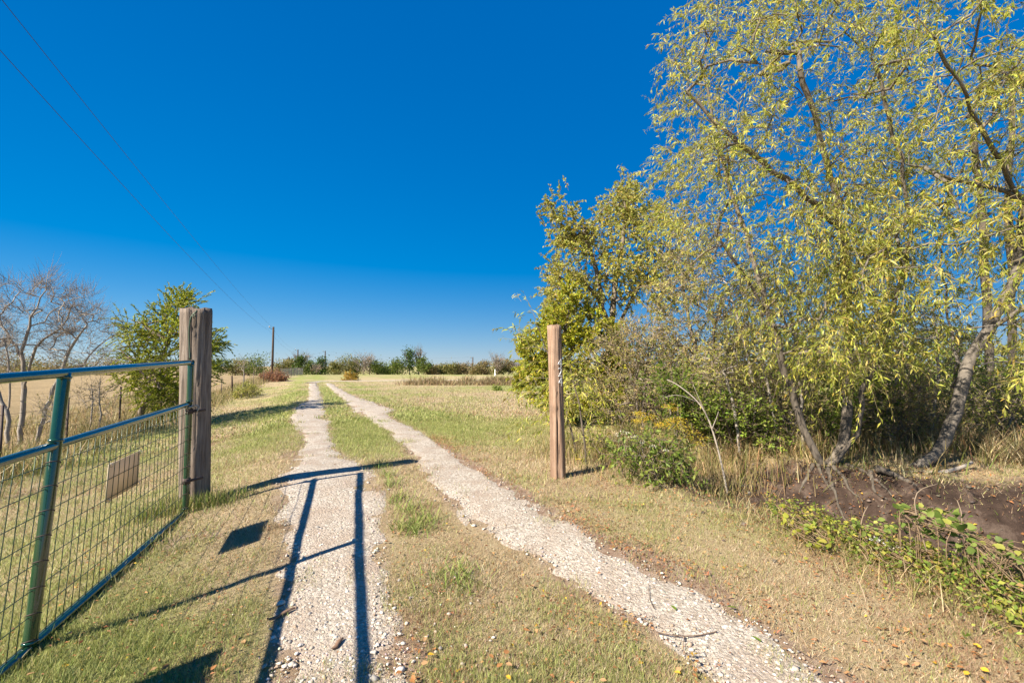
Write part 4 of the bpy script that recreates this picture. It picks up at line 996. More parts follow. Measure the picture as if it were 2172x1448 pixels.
# ------------------------------------------------------------------ left side: bare trees, cedar, fence
BARE = dict(tw=9, tl=(0.15, 0.5), droop=(-0.35, 0.05), nl=0, ll=(0.1, 0.1), lw=(0.1, 0.1), out=0.7, rnd=0.45, up=0.25, spread=0.05, cols=[(0.3, 0.2, 0.1)], p=[1], tr=0.0045, tcol=(0.36, 0.325, 0.30))
WB_ = dict(r=0.0052, e=0.45, rmax=0.085, col=(0.36, 0.32, 0.27), step=0.25, wob=0.05, mat=M_BARK_PALE, climb=1.4)
def lb(px, py, d): return at(px, py, d)
for lab, limbs, poly, n, d0, d1 in (
    ('leafless grey tree with upright stems at the left edge behind the gate', [[(42, 945, 12.4), (50, 830, 12.4), (48, 760, 12.4), (65, 680, 12.4), (100, 600, 12.4)], [(50, 830, 12.4), (75, 740, 12.2), (130, 690, 12.2), (160, 640, 12.2)], [(48, 760, 12.4), (10, 700, 12.6), (-20, 640, 12.6)]],
     [(-60, 640), (0, 600), (60, 585), (100, 565), (150, 610), (190, 650), (170, 720), (60, 740), (-60, 740)], 200, 11.6, 13.4),
    ('leafless leaning tree just left of the green middle upright', [[(75, 945, 12.0), (95, 880, 12.0), (115, 820, 12.0), (150, 740, 12.0), (185, 690, 12.0)], [(115, 820, 12.0), (160, 790, 12.1), (200, 740, 12.2), (225, 720, 12.2)]],
     [(95, 740), (135, 620), (190, 615), (235, 670), (258, 740), (215, 790), (140, 790)], 120, 11.5, 12.8),
    ('leafless twisted tree cut by the left edge of the view', [[(12, 945, 11.6), (15, 880, 11.6), (-10, 820, 11.6), (-30, 740, 11.6), (-60, 650, 11.6)], [(15, 880, 11.6), (22, 800, 11.5), (8, 720, 11.4)]],
     [(-150, 640), (-60, 600), (20, 640), (50, 740), (20, 800), (-120, 800)], 130, 10.8, 12.4)):
    LL = [px_line(l) for l in limbs]; LL[0][0] = to_ground(LL[0][0])
    tree('bare_tree', lab, 'tree', LL, poly_points(poly, n, d0, d1, 0.8), BARE, WB_, 'leafless trees along the left fence')
SAP = dict(BARE, tl=(0.1, 0.35), tw=4, nl=2, ll=(0.03, 0.05), lw=(0.4, 0.6), cols=[(0.35, 0.28, 0.12), (0.25, 0.24, 0.08)], p=[1, 1])
for px, by, ty, w, d, lab in ((105, 940, 850, 26, 10.6, 'thin leafless sapling directly left of the first fence post'), (205, 925, 800, 40, 12.6, 'thin leafless sapling seen between the two nearest fence posts'), (190, 900, 810, 30, 13.6, 'small leafless sapling behind the nearest fence posts'),
                         (512, 832, 752, 14, 27.0, 'pale leafless sapling standing in the fence before the russet bush')):
    b = to_ground(at(px, by, d)); tp = at(px + 6, ty, d)
    tree('bare_sapling', lab, 'tree', [np.array([b, b * 0.5 + tp * 0.5 + [0.05, 0, 0], tp])], poly_points([(px - w, ty + 25), (px, ty), (px + w, ty + 20), (px + w * 0.8, by - 40), (px - w * 0.7, by - 40)], 26, d - 0.5, d + 0.5, 0.15), SAP, dict(WB_, r=0.005, rmax=0.03), 'bare saplings along the fence')

CED = dict(tw=9, tl=(0.3, 0.85), droop=(0.0, 0.5), nl=46, ll=(0.05, 0.11), lw=(0.2, 0.3), lt=0.9, lr=0.26, ld=0.15, out=0.6, rnd=0.5, up=0.22, spread=0.12, wind=(0.2, 0.0, 0.12),
           cols=[(0.28, 0.34, 0.035), (0.40, 0.43, 0.045), (0.17, 0.23, 0.026), (0.48, 0.47, 0.07)], p=[4, 3, 3, 1.2], tr=0.008, tcol=(0.2, 0.14, 0.09))
cl = [px_line([(290, 900, 15.2), (305, 860, 15.2), (335, 820, 15.2), (345, 760, 15.2), (362, 700, 15.2), (382, 635, 15.2)]), px_line([(335, 820, 15.2), (290, 780, 15.0), (255, 740, 15.0)]), px_line([(345, 760, 15.2), (400, 720, 15.3), (450, 690, 15.4)]), px_line([(350, 730, 15.2), (310, 690, 15.0), (275, 680, 15.0)])]
cl[0][0] = to_ground(cl[0][0])
tree('cedar_tree', 'windblown green cedar behind the weathered hinge post', 'tree', cl, np.concatenate([
     poly_points([(258, 715), (268, 690), (305, 680), (335, 665), (360, 640), (385, 628), (410, 660), (440, 690), (465, 715), (450, 760), (430, 800), (410, 850), (345, 870), (320, 850), (262, 815), (290, 770)], 150, 14.0, 16.4, 0.2),
     poly_points([(378, 622), (392, 622), (410, 655), (370, 655)], 8, 14.9, 15.4)]), CED, dict(r=0.009, e=0.48, rmax=0.13, col=(0.32, 0.25, 0.2), step=0.35, wob=0.06, climb=0.2))

# fence: steel and wooden posts with four strands
fpts = [on_ground(60, 985)[:2] * 0 + np.array(xy(-6.6, 4.0)), np.array([-9.6, 8.6]), np.array([-10.75, 11.1]), np.array([-12.0, 14.0]), np.array([-13.3, 17.3]), np.array([-14.6, 20.5]), np.array([-15.6, 23.6]), np.array([-16.9, 26.6]), np.array([-18.1, 29.6]), np.array([-19.6, 33.4]),
        np.array([-21.2, 37.5]), np.array([-22.9, 42.0]), np.array([-24.8, 46.8]), np.array([-26.6, 51.5]), np.array([-28.6, 56.5]), np.array([-30.6, 61.8]), np.array([-32.6, 67.0]), np.array([-36.0, 76.0]), np.array([-40, 86.0])]
f0 = G(*fpts[0]); FE = thing('wire_fence', 'old wire fence with dark posts running along the left pasture', 'fence', f0)
for i, p in enumerate(fpts):
    b = G(*p); h = 1.28 + rng.normal(0, 0.05); lean = rng.normal(0, 0.04, 2)
    if i in (4, 8):
        part('wooden_post', lambda g: tube(g, [b - [0, 0, 0.1], b + [lean[0], lean[1], h * 0.6], b + [lean[0] * 1.6, lean[1], h * 1.0]], [0.06, 0.055, 0.05], 8), M_POLE, FE, f0)
    else:
        def tp(g):
            c = b + np.array([lean[0] / 2, lean[1] / 2, h / 2]); box(g, c, (0.020, 0.005, h / 2 + 0.05)); box(g, c + np.array([0, 0.020, 0]), (0.005, 0.0155, h / 2 + 0.05))
        part('steel_post', tp, M_RUST, FE, f0, False)
for z in (0.3, 0.6, 0.9, 1.15):
    pts = []
    for p, q in zip(fpts[:-1], fpts[1:]):
        A_, B_ = G(*p), G(*q)
        for s_ in np.linspace(0, 1, 5)[:-1]: pts.append(A_ * (1 - s_) + B_ * s_ + np.array([0, 0, z - 0.04 * math.sin(s_ * math.pi)]))
    part('wire_strand', lambda g: tube(g, np.array(pts), 0.0032, 4), M_RUST, FE, f0)
# pale wire-mesh section at the far end
m0 = G(-27.3, 53.5); MF = thing('mesh_fence', 'pale galvanised mesh fence at the far end beside the second utility pole', 'fence', m0)
A_, B_ = np.array([-26.9, 53.0]), np.array([-38.5, 84.0])
for s_ in np.linspace(0, 1, 9):
    q = G(*(A_ * (1 - s_) + B_ * s_)); part('steel_post', lambda g: tube(g, [q, q + [0, 0, 1.3]], 0.03, 6), M_RUST, MF, m0)
def meshp(g):
    for s_ in np.linspace(0, 1, 90):
        q = G(*(A_ * (1 - s_) + B_ * s_)); tube(g, [q + [0, 0, 0.05], q + [0, 0, 1.2]], 0.007, 3, cap=False)
    for z in np.linspace(0.1, 1.2, 6):
        tube(g, np.array([G(*(A_ * (1 - s_) + B_ * s_)) + [0, 0, z] for s_ in np.linspace(0, 1, 16)]), 0.006, 3, cap=False)
part('wire_mesh', meshp, M_GALV, MF, m0)['kind'] = 'stuff'

# ------------------------------------------------------------------ tall weeds and dry grasses
def tall(name, label, cx, cy, n, spread, L0, L1, w, cols, p, lean=(0.15, 0.75), segs=3):
    k = rng.integers(0, len(cx), n); x = np.asarray(cx)[k] + rng.normal(0, spread, n); y = np.asarray(cy)[k] + rng.normal(0, spread, n)
    rd = rut_dist(x, y); ok = rd > 0.12; x, y = x[ok], y[ok]; n = len(x)
    P = np.stack([x, y, ground(x, y) - 0.01], -1); g = Geo()
    blades(g, P, rdir(n), np.clip(rng.uniform(*lean, n), 0, 0.98), rng.uniform(L0, L1, n) * (0.6 + 0.8 * fbm(x, y, 1.1, 12)), np.full(n, w) * rng.uniform(0.6, 1.4, n), pick(cols, p, n, 0.18), segs, rng.uniform(-1, 1, n))
    o = link(name, g.mesh(name, M_GRASS)); tag(o, label, 'grass', kind='stuff'); return o
STRAW = [(0.44, 0.35, 0.19), (0.34, 0.26, 0.13), (0.26, 0.24, 0.08), (0.52, 0.44, 0.27), (0.30, 0.19, 0.10)]; SP = [4, 3, 2.5, 1.5, 1]
fv = rng.uniform(2, 62, 900); fx, fy = xy(FENCE_U(fv) + rng.normal(0, 0.45, 900) - 0.3, fv); m_ = rng.random(900) < np.clip(14 / np.maximum(fv, 1), 0.25, 1)
tall('fence_weeds', 'tall dry weeds and grasses tangled along the left fence', fx[m_], fy[m_], 15000, 0.22, 0.25, 0.75, 0.013, STRAW + [(0.15, 0.18, 0.05)], SP + [2.5])
fv = rng.uniform(0, 40, 500); fx, fy = xy(FENCE_U(fv) - rng.uniform(0.5, 6, 500), fv)
tall('pasture_grass', 'rough dry pasture grass beyond the left fence', fx, fy, 14000, 0.35, 0.2, 0.5, 0.016, STRAW, SP)
q = [on_ground(px, 815.5 + rng.normal(0, 0.6)) for px in rng.uniform(868, 1180, 220)]
tall('tall_weeds', 'strip of tall dry weeds crossing the far lawn before the gravel turn', [p[0] for p in q], [p[1] for p in q], 6500, 0.5, 0.15, 0.5, 0.04, [(0.34, 0.25, 0.14), (0.26, 0.19, 0.10), (0.22, 0.20, 0.08), (0.20, 0.12, 0.08), (0.42, 0.34, 0.20)], [3, 3, 2, 2, 1.5])
tall('tall_weeds', 'clumps of taller seeding grass standing up from the far weed strip', *zip(*[on_ground(px, 814)[:2] for px in rng.choice([930, 985, 990, 1008, 1040, 1048, 1052, 1062, 1068, 1072, 878, 907], 60)]), 1500, 0.4, 0.45, 0.95, 0.04, [(0.34, 0.25, 0.14), (0.26, 0.22, 0.09), (0.42, 0.34, 0.20)], [3, 3, 1])
tx = [(2.4, 6.3), (2.0, 7.2), (3.0, 7.0), (3.5, 7.4), (2.6, 8.4), (1.7, 8.4), (4.0, 8.2), (3.2, 9.2), (1.4, 7.1), (1.0, 7.8)]
tall('thicket_grass', 'tangled dry grass round the number post and under the thicket', *zip(*tx), 8000, 0.42, 0.10, 0.32, 0.007, STRAW + [(0.20, 0.21, 0.06)], SP + [2])
tx = [(x_, y_) for x_ in np.linspace(3.6, 14, 14) for y_ in np.linspace(7.6, 15, 9)]
tall('thicket_grass', 'dry undergrowth grass in the shade behind the willows', *zip(*tx), 20000, 0.6, 0.2, 0.6, 0.014, STRAW + [(0.17, 0.20, 0.05), (0.24, 0.15, 0.08)], SP + [3, 2], (0.15, 0.75), 2)
tx = [tuple(on_ground(px, py)[:2]) for px, py in ((1560, 965), (1600, 950), (1650, 945), (1500, 940), (2090, 960), (2140, 970), (2050, 950), (2170, 985), (1880, 950), (1850, 940), (1700, 960))]
tall('bank_grass', 'arching tan grass tussocks on the top of the eroded bank', *zip(*tx), 3200, 0.22, 0.25, 0.6, 0.008, STRAW, [5, 3, 1, 3, 2], (0.5, 0.95))
tx = [tuple(on_ground(px, py)[:2]) for px, py in zip(np.linspace(1480, 2172, 30), np.linspace(1035, 1330, 30))]
tall('lip_grass', 'loose dry grass along the near lip of the ditch', *zip(*tx), 2200, 0.2, 0.06, 0.2, 0.005, STRAW + [(0.2, 0.24, 0.07)], SP + [2], (0.4, 0.95))
tx = [tuple(PL[:2] + np.array([-0.05, -0.2])), tuple(PL[:2] + np.array([0.2, -0.12])), tuple(PL[:2] + np.array([-0.3, -0.3])), tuple(PL[:2] + np.array([0.4, -0.05]))]
tall('post_grass', 'rank green and straw grass at the foot of the hinge post', *zip(*tx), 1500, 0.13, 0.10, 0.26, 0.006, [(0.20, 0.25, 0.06), (0.14, 0.19, 0.04), (0.42, 0.36, 0.18)], [3, 2, 3])
tx = [tuple(gpt(t, 0)[:2] + rng.normal(0, 0.05, 2)) for t in np.linspace(0.1, 1.6, 40)]
tall('gate_grass', 'grass growing up round the bottom rail of the gate', *zip(*tx), 900, 0.10, 0.04, 0.11, 0.005, [(0.24, 0.28, 0.08), (0.16, 0.21, 0.05), (0.42, 0.36, 0.18)], [3, 2, 3])
tx = [tuple(on_ground(px, py)[:2]) for px, py in ((815, 1010), (830, 1030), (850, 1060), (870, 1085), (900, 1110), (840, 1120), (880, 1125), (800, 990), (950, 1225), (985, 1240), (690, 1000))]
tall('green_tufts', 'greener coarse grass tufts on the strip between the wheel tracks', *zip(*tx), 1300, 0.10, 0.07, 0.17, 0.007, [(0.26, 0.32, 0.08), (0.18, 0.25, 0.05), (0.36, 0.38, 0.14)], [3, 2, 2], (0.5, 0.95))

# ------------------------------------------------------------------ shrubs of the open ground
shrub('bush', 'russet twiggy bush under the nearest utility pole', 'bush', [(552, 812), (560, 797), (585, 792), (608, 798), (610, 814)], 46, 50, 70, dict(TAN, tl=(0.3, 0.7), ll=(0.10, 0.18), tr=0.012, cols=[(0.34, 0.16, 0.10), (0.28, 0.17, 0.10), (0.40, 0.24, 0.15)], p=[3, 2, 1], tcol=(0.3, 0.15, 0.10)), dict(WS, r=0.012, col=(0.3, 0.16, 0.11), step=0.5), 6)
shrub('bush', 'grey-green weedy bush left of the russet bush on the fence', 'bush', [(500, 840), (505, 822), (525, 818), (545, 825), (548, 840)], 26, 29, 40, dict(OLV, ll=(0.06, 0.12), tr=0.008), dict(WS, r=0.008, step=0.4), 5)
shrub('bush', 'small orange-yellow bush at the left end of the weed strip', 'bush', [(734, 806), (734, 793), (743, 793), (754, 799), (757, 807)], 45, 46.5, 26, dict(TAN, tl=(0.2, 0.5), ll=(0.10, 0.16), tr=0.01, cols=[(0.50, 0.33, 0.04), (0.44, 0.26, 0.04), (0.30, 0.26, 0.05)], p=[3, 2, 1.5]), dict(WS, r=0.01, step=0.5), 5)
shrub('weed_plant', 'single bright green weed on the open lawn left of the number post', 'plant', [(1048, 832), (1050, 827), (1056, 826), (1059, 832)], 27.2, 27.8, 14, dict(GRNS, ll=(0.05, 0.09), tl=(0.1, 0.2)), dict(WS, r=0.006, step=0.2), 3)

# ------------------------------------------------------------------ far tree line
FCOL = dict(cedar=([(0.07, 0.12, 0.02), (0.11, 0.17, 0.03), (0.045, 0.08, 0.016)], [3, 2, 2]), green=([(0.13, 0.18, 0.035), (0.19, 0.23, 0.05), (0.09, 0.13, 0.03)], [3, 2, 2]),
            olive=([(0.23, 0.22, 0.07), (0.29, 0.26, 0.09), (0.16, 0.17, 0.05)], [3, 2, 2]), brown=([(0.30, 0.23, 0.12), (0.25, 0.20, 0.09), (0.21, 0.19, 0.07)], [3, 2, 2]), bare=([(0.36, 0.28, 0.22), (0.30, 0.23, 0.17)], [2, 1]))
def far_tree(px, ty, hw, kind, d, label, by=None):
    top = at(px, ty, d); b = G(top[0], d); H = (top[2] - b[2]) * 1.1; R = 1.3 * hw * d / F
    root = thing('tree', label, 'tree', b, 'trees of the far tree line')
    g = Geo(); cols, p = FCOL[kind]; tc = np.array((0.30, 0.24, 0.19) if kind == 'bare' else (0.14, 0.11, 0.085))
    tube(g, [b - [0, 0, 0.2], b + [rng.normal(0, 0.1), 0, H * 0.35], b + [rng.normal(0, 0.3), 0, H * 0.8]], [0.05 * H * 0.5, 0.016 * H, 0.006 * H], 6, tc)
    nb = 34 if kind == 'bare' else 12
    for i in range(nb):
        h0 = rng.uniform(0.12, 0.6); a = rng.uniform(0, 6.28); q = b + np.array([0, 0, H * h0]); e = b + np.array([math.cos(a) * R * rng.uniform(0.4, 0.95), math.sin(a) * R * rng.uniform(0.4, 0.95), H * min(h0 + rng.uniform(0.2, 0.5), 0.98)])
        m = (q + e) / 2 + rng.normal(0, 0.08 * R, 3); tube(g, [q, m, e], [0.010 * H, 0.007 * H, 0.003 * H], 4, tc, cap=False)
        if kind == 'bare':
            for _ in range(3):
                e2 = e + rng.normal(0, 0.16 * R, 3) + [0, 0, 0.08 * H]; tube(g, [m, (m + e2) / 2 + rng.normal(0, 0.03 * R, 3), e2], [0.005 * H, 0.004 * H, 0.002 * H], 3, tc, cap=False)
    link('trunk', g.mesh('trunk', M_BARK, b), root)
    nC = 40 if kind != 'bare' else 14; g = Geo(); u_ = rng.normal(0, 1, (nC, 3)); u_ = nrm(u_) * (rng.random((nC, 1)) ** 0.33)
    z = 0.56 + 0.42 * u_[:, 2]
    if kind == 'cedar': z = rng.random(nC) ** 0.8 * 0.9 + 0.08; wr_ = np.clip(1.15 - z, 0.1, 1)[:, None]; u_[:, :2] = nrm(u_[:, :2]) * np.sqrt(rng.random((nC, 1))) * wr_
    lowc = kind in ('brown', 'olive') and H < 3.2
    if lowc: z = 0.15 + 0.8 * rng.random(nC)
    C_ = b + np.stack([u_[:, 0] * R * 0.85, u_[:, 1] * R * 0.85, z * H], -1); kL = 34 if kind != 'bare' else 7
    rad = 0.24 * R * rng.uniform(0.6, 1.3, (nC, 1)); pos = (C_[:, None, :] + rng.normal(0, 1, (nC, kL, 3)) * rad[:, None, :] * np.array([1, 1, 0.8])).reshape(-1, 3)
    pos[:, 2] = np.maximum(pos[:, 2], b[2] + 0.08 * H); m = len(pos); cl_ = np.repeat(rng.normal(0, 0.16, nC), kL)
    ls = rng.uniform(0.0022, 0.0042, m) * d
    leaves(g, pos, rng.normal(0, 1, (m, 3)) + [0, 0, -0.2], ls, ls * 0.6, np.clip(pick(cols, p, m, 0.18) * (1 + cl_)[:, None], 0.01, 0.8), 0.1)
    link('crown', g.mesh('crown', M_LEAF, b), root)
for a in ((470, 762, 16, 'green', 98, 'dark green far tree just right of the hinge post'), (500, 766, 14, 'olive', 102, 'olive far tree left of the pale fence sapling'), (545, 757, 24, 'green', 96, 'broad green far tree left of the nearest utility pole'),
          (520, 770, 14, 'brown', 100, 'brown far tree behind the pale fence sapling'), (602, 767, 18, 'olive', 100, 'grey-olive far tree just right of the nearest utility pole'), (617, 764, 14, 'brown', 104, 'brownish far tree left of the second utility pole'),
          (641, 748, 20, 'bare', 108, 'leafless far tree rising behind the second utility pole'), (637, 760, 16, 'cedar', 96, 'green cedar at the foot of the second utility pole'), (662, 769, 12, 'green', 100, 'small green far tree between the second and third poles'),
          (684, 762, 17, 'cedar', 98, 'dark round cedar behind the third utility pole'), (672, 774, 10, 'bare', 92, 'fallen pale brush left of the third utility pole'), (712, 771, 12, 'olive', 98, 'small olive far tree right of the third utility pole'), (735, 761, 26, 'olive', 100, 'wide olive far tree behind the orange bush'),
          (757, 764, 14, 'green', 103, 'green far tree right of the wide olive one'), (772, 752, 24, 'bare', 96, 'tan leafless far tree left of centre'), (785, 758, 14, 'bare', 101, 'grey leafless far tree beside the tan one'), (800, 768, 15, 'green', 97, 'green far tree at the foot of the leafless pair'), (822, 778, 14, 'green', 104, 'low green far tree in the gap left of the cedars'),
          (843, 764, 14, 'green', 95, 'round green far tree at the left of the cedar group'), (869, 746, 18, 'cedar', 96, 'tall pointed cedar in the middle of the far tree line'), (889, 742, 13, 'bare', 98, 'grey leafless far tree behind the tall pointed cedar'), (898, 762, 14, 'green', 94, 'yellow-green far tree at the right of the cedar group'),
          (916, 778, 12, 'brown', 95, 'brown scrub tree right of the cedar group'), (935, 779, 14, 'olive', 98, 'olive scrub tree in the far right half, first after the brown one'), (955, 773, 14, 'olive', 97, 'taller olive scrub tree left of the leaning pole brace'), (978, 776, 14, 'brown', 98, 'brown scrub tree left of the short utility pole'),
          (990, 771, 10, 'bare', 101, 'leafless scrub tree left of the short utility pole'), (1012, 775, 14, 'brown', 96, 'brown scrub tree behind the short utility pole'), (1030, 770, 14, 'brown', 99, 'tan scrub tree left of the white marker post'), (1055, 752, 17, 'bare', 93, 'leafless far tree above the white marker post'), (1057, 768, 14, 'olive', 95, 'orange-olive far tree behind the white marker post'),
          (1078, 766, 13, 'brown', 97, 'brown far tree right of the white marker post'), (1098, 764, 14, 'bare', 95, 'grey leafless far tree beside the juniper'), (1120, 770, 18, 'brown', 97, 'brown far tree half behind the juniper'),
          (20, 752, 30, 'brown', 60, 'brown far tree at the left edge behind the bare trees'), (110, 765, 30, 'brown', 75, 'brown far scrub behind the leaning bare tree'), (170, 768, 28, 'olive', 80, 'olive far scrub left of the cedar'), (235, 760, 24, 'brown', 78, 'brown far scrub touching the left side of the cedar'), (60, 768, 26, 'olive', 82, 'olive far scrub seen through the bare trees'), (300, 768, 22, 'olive', 95, 'olive far scrub behind the cedar')):
    far_tree(*a)
def scrub_band():
    g = Geo(); nC = 420; px = rng.uniform(-300, 1500, nC); d = rng.uniform(106, 124, nC); x = (px - 1086) / F * d; hgt = 0.7 + 1.9 * fbm(x, d * 0, 6.0, 88) ; z0 = ground(x, d)
    C_ = np.stack([x, d, z0 + hgt * rng.uniform(0.2, 0.9, nC)], -1); k = 26; pos = (C_[:, None] + rng.normal(0, 1, (nC, k, 3)) * np.array([0.9, 0.6, 0.45])).reshape(-1, 3); m = len(pos); ls = rng.uniform(0.25, 0.5, m)
    pos[:, 2] = np.maximum(pos[:, 2], np.repeat(z0, k) + 0.05); ch = np.repeat(rng.integers(0, 3, nC), k); cs = np.array([(0.26, 0.22, 0.10), (0.20, 0.21, 0.07), (0.15, 0.18, 0.05)])[ch] * (1 + rng.normal(0, 0.18, (m, 1)))
    leaves(g, pos, rng.normal(0, 1, (m, 3)), ls, ls * 0.6, np.clip(cs, 0.02, 0.8), 0.1); tag(link('far_scrub', g.mesh('far_scrub', M_LEAF)), 'low continuous scrub along the far field edge behind the trees', 'scrub', kind='stuff')
scrub_band()
b = on_ground(1050, 803); tp = at(1050, 783, b[1]); MP = thing('marker_post', 'short white marker post standing by the far gravel road', 'post', b)
part('post', lambda g: tube(g, [b - [0, 0, 0.1], tp], [0.05, 0.045], 8), M_WHITE, MP, b); part('box', lambda g: box(g, b + (tp - b) * 0.38, (0.09, 0.07, 0.18)), M_WHITE, MP, b)

# ------------------------------------------------------------------ small plants of the thicket edge
def ovate(col, fold=0.16):
    rib = [(0, 0, 0), (0, 0.4, -0.02), (0, 0.75, -0.03), (0, 1.05, -0.10)]; R_ = [(0.30, 0.08), (0.5, 0.36), (0.34, 0.74)]
    V = [np.array(r) for r in rib] + [np.array((x, y, fold * x * 2 * 0.5)) for x, y in R_] + [np.array((-x, y, fold * x * 2 * 0.5)) for x, y in R_]
    f3 = [(0, 4, 1), (3, 2, 6), (0, 1, 7), (3, 9, 2)]; f4 = [(4, 5, 1, 1), ]
    tri = np.array(f3 + [(4, 5, 1), (5, 2, 1), (5, 6, 2), (7, 1, 8), (8, 1, 2), (8, 2, 9)])
    g = Geo(); g.add(np.array(V), tri, col); return g.mesh('leaf', M_LEAF)
LIP = lambda px: np.interp(px, [1450, 1550, 1650, 1800, 2000, 2172, 2400], [6.2, 5.5, 4.7, 3.95, 3.45, 3.05, 2.8])
def vine(label, poly, n, cols, p, s0, s1, hmax):
    poly = np.asarray(poly, float); lo, hi = poly.min(0), poly.max(0); P = []
    while len(P) < n:
        a, b_ = rng.uniform(lo[0], hi[0]), rng.uniform(lo[1], hi[1])
        if not in_poly(np.array([a]), np.array([b_]), poly)[0]: continue
        gq = on_ground(a, b_); d = min(gq[1], LIP(a) + rng.uniform(-0.1, 0.25)); q = at(a, b_, d); zg = float(ground(q[0], q[1]))
        q[2] = max(min(q[2], zg + hmax), zg + 0.05 + 0.5 * hmax * rng.random()); P.append(q)
    P = np.array(P); c = P[:, :2].mean(0); b0 = G(c[0], c[1]); root = thing('vine_plant', label, 'vine', b0, 'vines along the lip of the ditch')
    ms = [ovate(c_) for c_ in cols]; g = Geo(); order = rng.permutation(n); ns = max(3, n // 9)
    for k in range(ns):
        idx = order[k::ns]; idx = idx[np.argsort(P[idx, 0])]
        st = np.vstack([G(P[idx[0], 0], P[idx[0], 1]), P[idx]]); st[1:, 2] -= 0.01; tube(g, resample(st, 0.05), 0.0028, 4, (0.30, 0.20, 0.10), cap=False)
    link('stems', g.mesh('stems', M_TWIG, b0), root)['kind'] = 'stuff'
    kk_ = rng.choice(len(cols), n, p=np.array(p) / sum(p))
    for i in range(n):
        o = bpy.data.objects.new('leaf', ms[kk_[i]]); COL.objects.link(o); o.parent = root; o.location = P[i] - b0; sc = rng.uniform(s0, s1)
        o.rotation_euler = (rng.normal(0.2, 0.65), rng.normal(0, 0.6), rng.uniform(0, 6.28)); o.scale = (sc * rng.uniform(0.75, 1.05), sc, sc)
YG = [(0.40, 0.42, 0.06), (0.48, 0.44, 0.09), (0.27, 0.33, 0.06), (0.46, 0.30, 0.10)]; GG = [(0.19, 0.27, 0.06), (0.27, 0.34, 0.085), (0.14, 0.21, 0.045), (0.40, 0.41, 0.09)]
vine('yellow-green creeping vine at the left end of the ditch lip', [(1640, 1085), (1690, 1065), (1775, 1120), (1765, 1190), (1720, 1185), (1650, 1130)], 90, YG, [4, 3, 3, 0.5], 0.035, 0.065, 0.22)
vine('green-leaved vine climbing dead stems in the middle of the ditch lip', [(1890, 1030), (1960, 1010), (2050, 1050), (2060, 1110), (2000, 1160), (1900, 1120)], 95, GG, [3, 3, 3, 1], 0.035, 0.078, 0.40)
vine('yellowing vine mat just below the dead-stem vine', [(1770, 1125), (1870, 1120), (1990, 1150), (2010, 1230), (1900, 1230), (1800, 1180)], 110, YG, [4, 3, 3, 1], 0.03, 0.065, 0.18)
vine('large-leaved green vine at the right edge of the ditch lip', [(2020, 1090), (2110, 1075), (2200, 1110), (2230, 1340), (2120, 1320), (2030, 1230)], 150, GG, [4, 3, 3, 1.5], 0.028, 0.06, 0.34)
vine('small yellow-green seedling vine low at the right edge', [(2120, 1300), (2175, 1290), (2190, 1350), (2130, 1350)], 18, YG, [3, 3, 3, 0], 0.03, 0.05, 0.10)
vine('low green vine on the lip left of the dead-stem vine', [(1800, 1085), (1890, 1075), (1900, 1120), (1820, 1130)], 45, GG, [3, 3, 2, 2], 0.03, 0.055, 0.20)
def weed_cover():
    n = 5200; px = rng.uniform(1630, 2230, n); t = (px - 1630) / 600; py = 1085 + 175 * t + rng.normal(0, 42, n) * (0.5 + t); ok = rng.random(n) < 0.35 + 0.9 * sstep(0.4, 0.6, fbm(px / 60, py / 60, 1.0, 31)); px, py = px[ok], py[ok]; n = len(px); P = np.zeros((n, 3))
    for i in range(n):
        q = at(px[i], py[i], min(LIP(px[i]) + rng.normal(0, 0.15), 965 * 1.6 / max(py[i] - 775, 60))); zg = float(ground(q[0], q[1])); q[2] = zg + 0.02 + 0.20 * rng.random() ** 1.5; P[i] = q
    L = rng.uniform(0.015, 0.045, n); g = Geo(); leaves(g, P, rng.normal(0, 1, (n, 3)) * [1, 1, 0.6], L, L * rng.uniform(0.35, 0.7, n), pick([(0.24, 0.33, 0.06), (0.36, 0.40, 0.07), (0.46, 0.43, 0.09), (0.17, 0.24, 0.045), (0.42, 0.28, 0.12)], [3, 3, 1.5, 3, 1.5], n), 0.15)
    k = rng.random(n) < 0.25; b_ = P[k].copy(); b_[:, 2] = ground(b_[:, 0], b_[:, 1]); d_ = P[k] - b_ + rng.normal(0, 0.06, (k.sum(), 3)) * [1, 1, 0.2]; twig_tubes(g, b_, nrm(d_), np.linalg.norm(d_, axis=1), np.zeros(k.sum()), np.full(k.sum(), 0.0016), np.array((0.34, 0.25, 0.13)))
    tag(link('ditch_weeds', g.mesh('ditch_weeds', M_LEAF)), 'mat of small green and yellow weeds between the vines on the ditch lip', 'weeds', kind='stuff')
weed_cover()
# dead stems
def stick(name, label, cat, pts, r, col, mat=None, twigs=()):
    pts = np.array(pts); b0 = pts[0].copy(); root = thing(name, label, cat, b0)
    g = Geo(); q = resample(pts, 0.05); tube(g, q, np.linspace(r, r * 0.45, len(q)), 7, col); link('stem', g.mesh('stem', mat or M_BARK, b0, True), root)
    for tw in twigs:
        g = Geo(); q = resample(np.array(tw), 0.05); tube(g, q, np.linspace(r * 0.5, r * 0.2, len(q)), 5, col); link('side_twig', g.mesh('side_twig', mat or M_BARK, b0, True), root)
b = on_ground(1545, 1050); d = b[1]
stick('dead_sapling', 'bent pale dead sapling arching left at the thicket edge', 'sapling', [b - [0, 0, 0.05], at(1526, 965, d), at(1503, 890, d + 0.05), at(1478, 850, d + 0.1), at(1440, 818, d + 0.2), at(1415, 805, d + 0.3)], 0.016, (0.42, 0.36, 0.30), M_BARK_PALE,
      ([at(1503, 890, d + 0.05), at(1485, 850, d), at(1470, 815, d)], [at(1478, 852, d + 0.1), at(1440, 838, d), at(1410, 842, d)], [at(1510, 910, d), at(1520, 885, d), at(1524, 872, d)]))
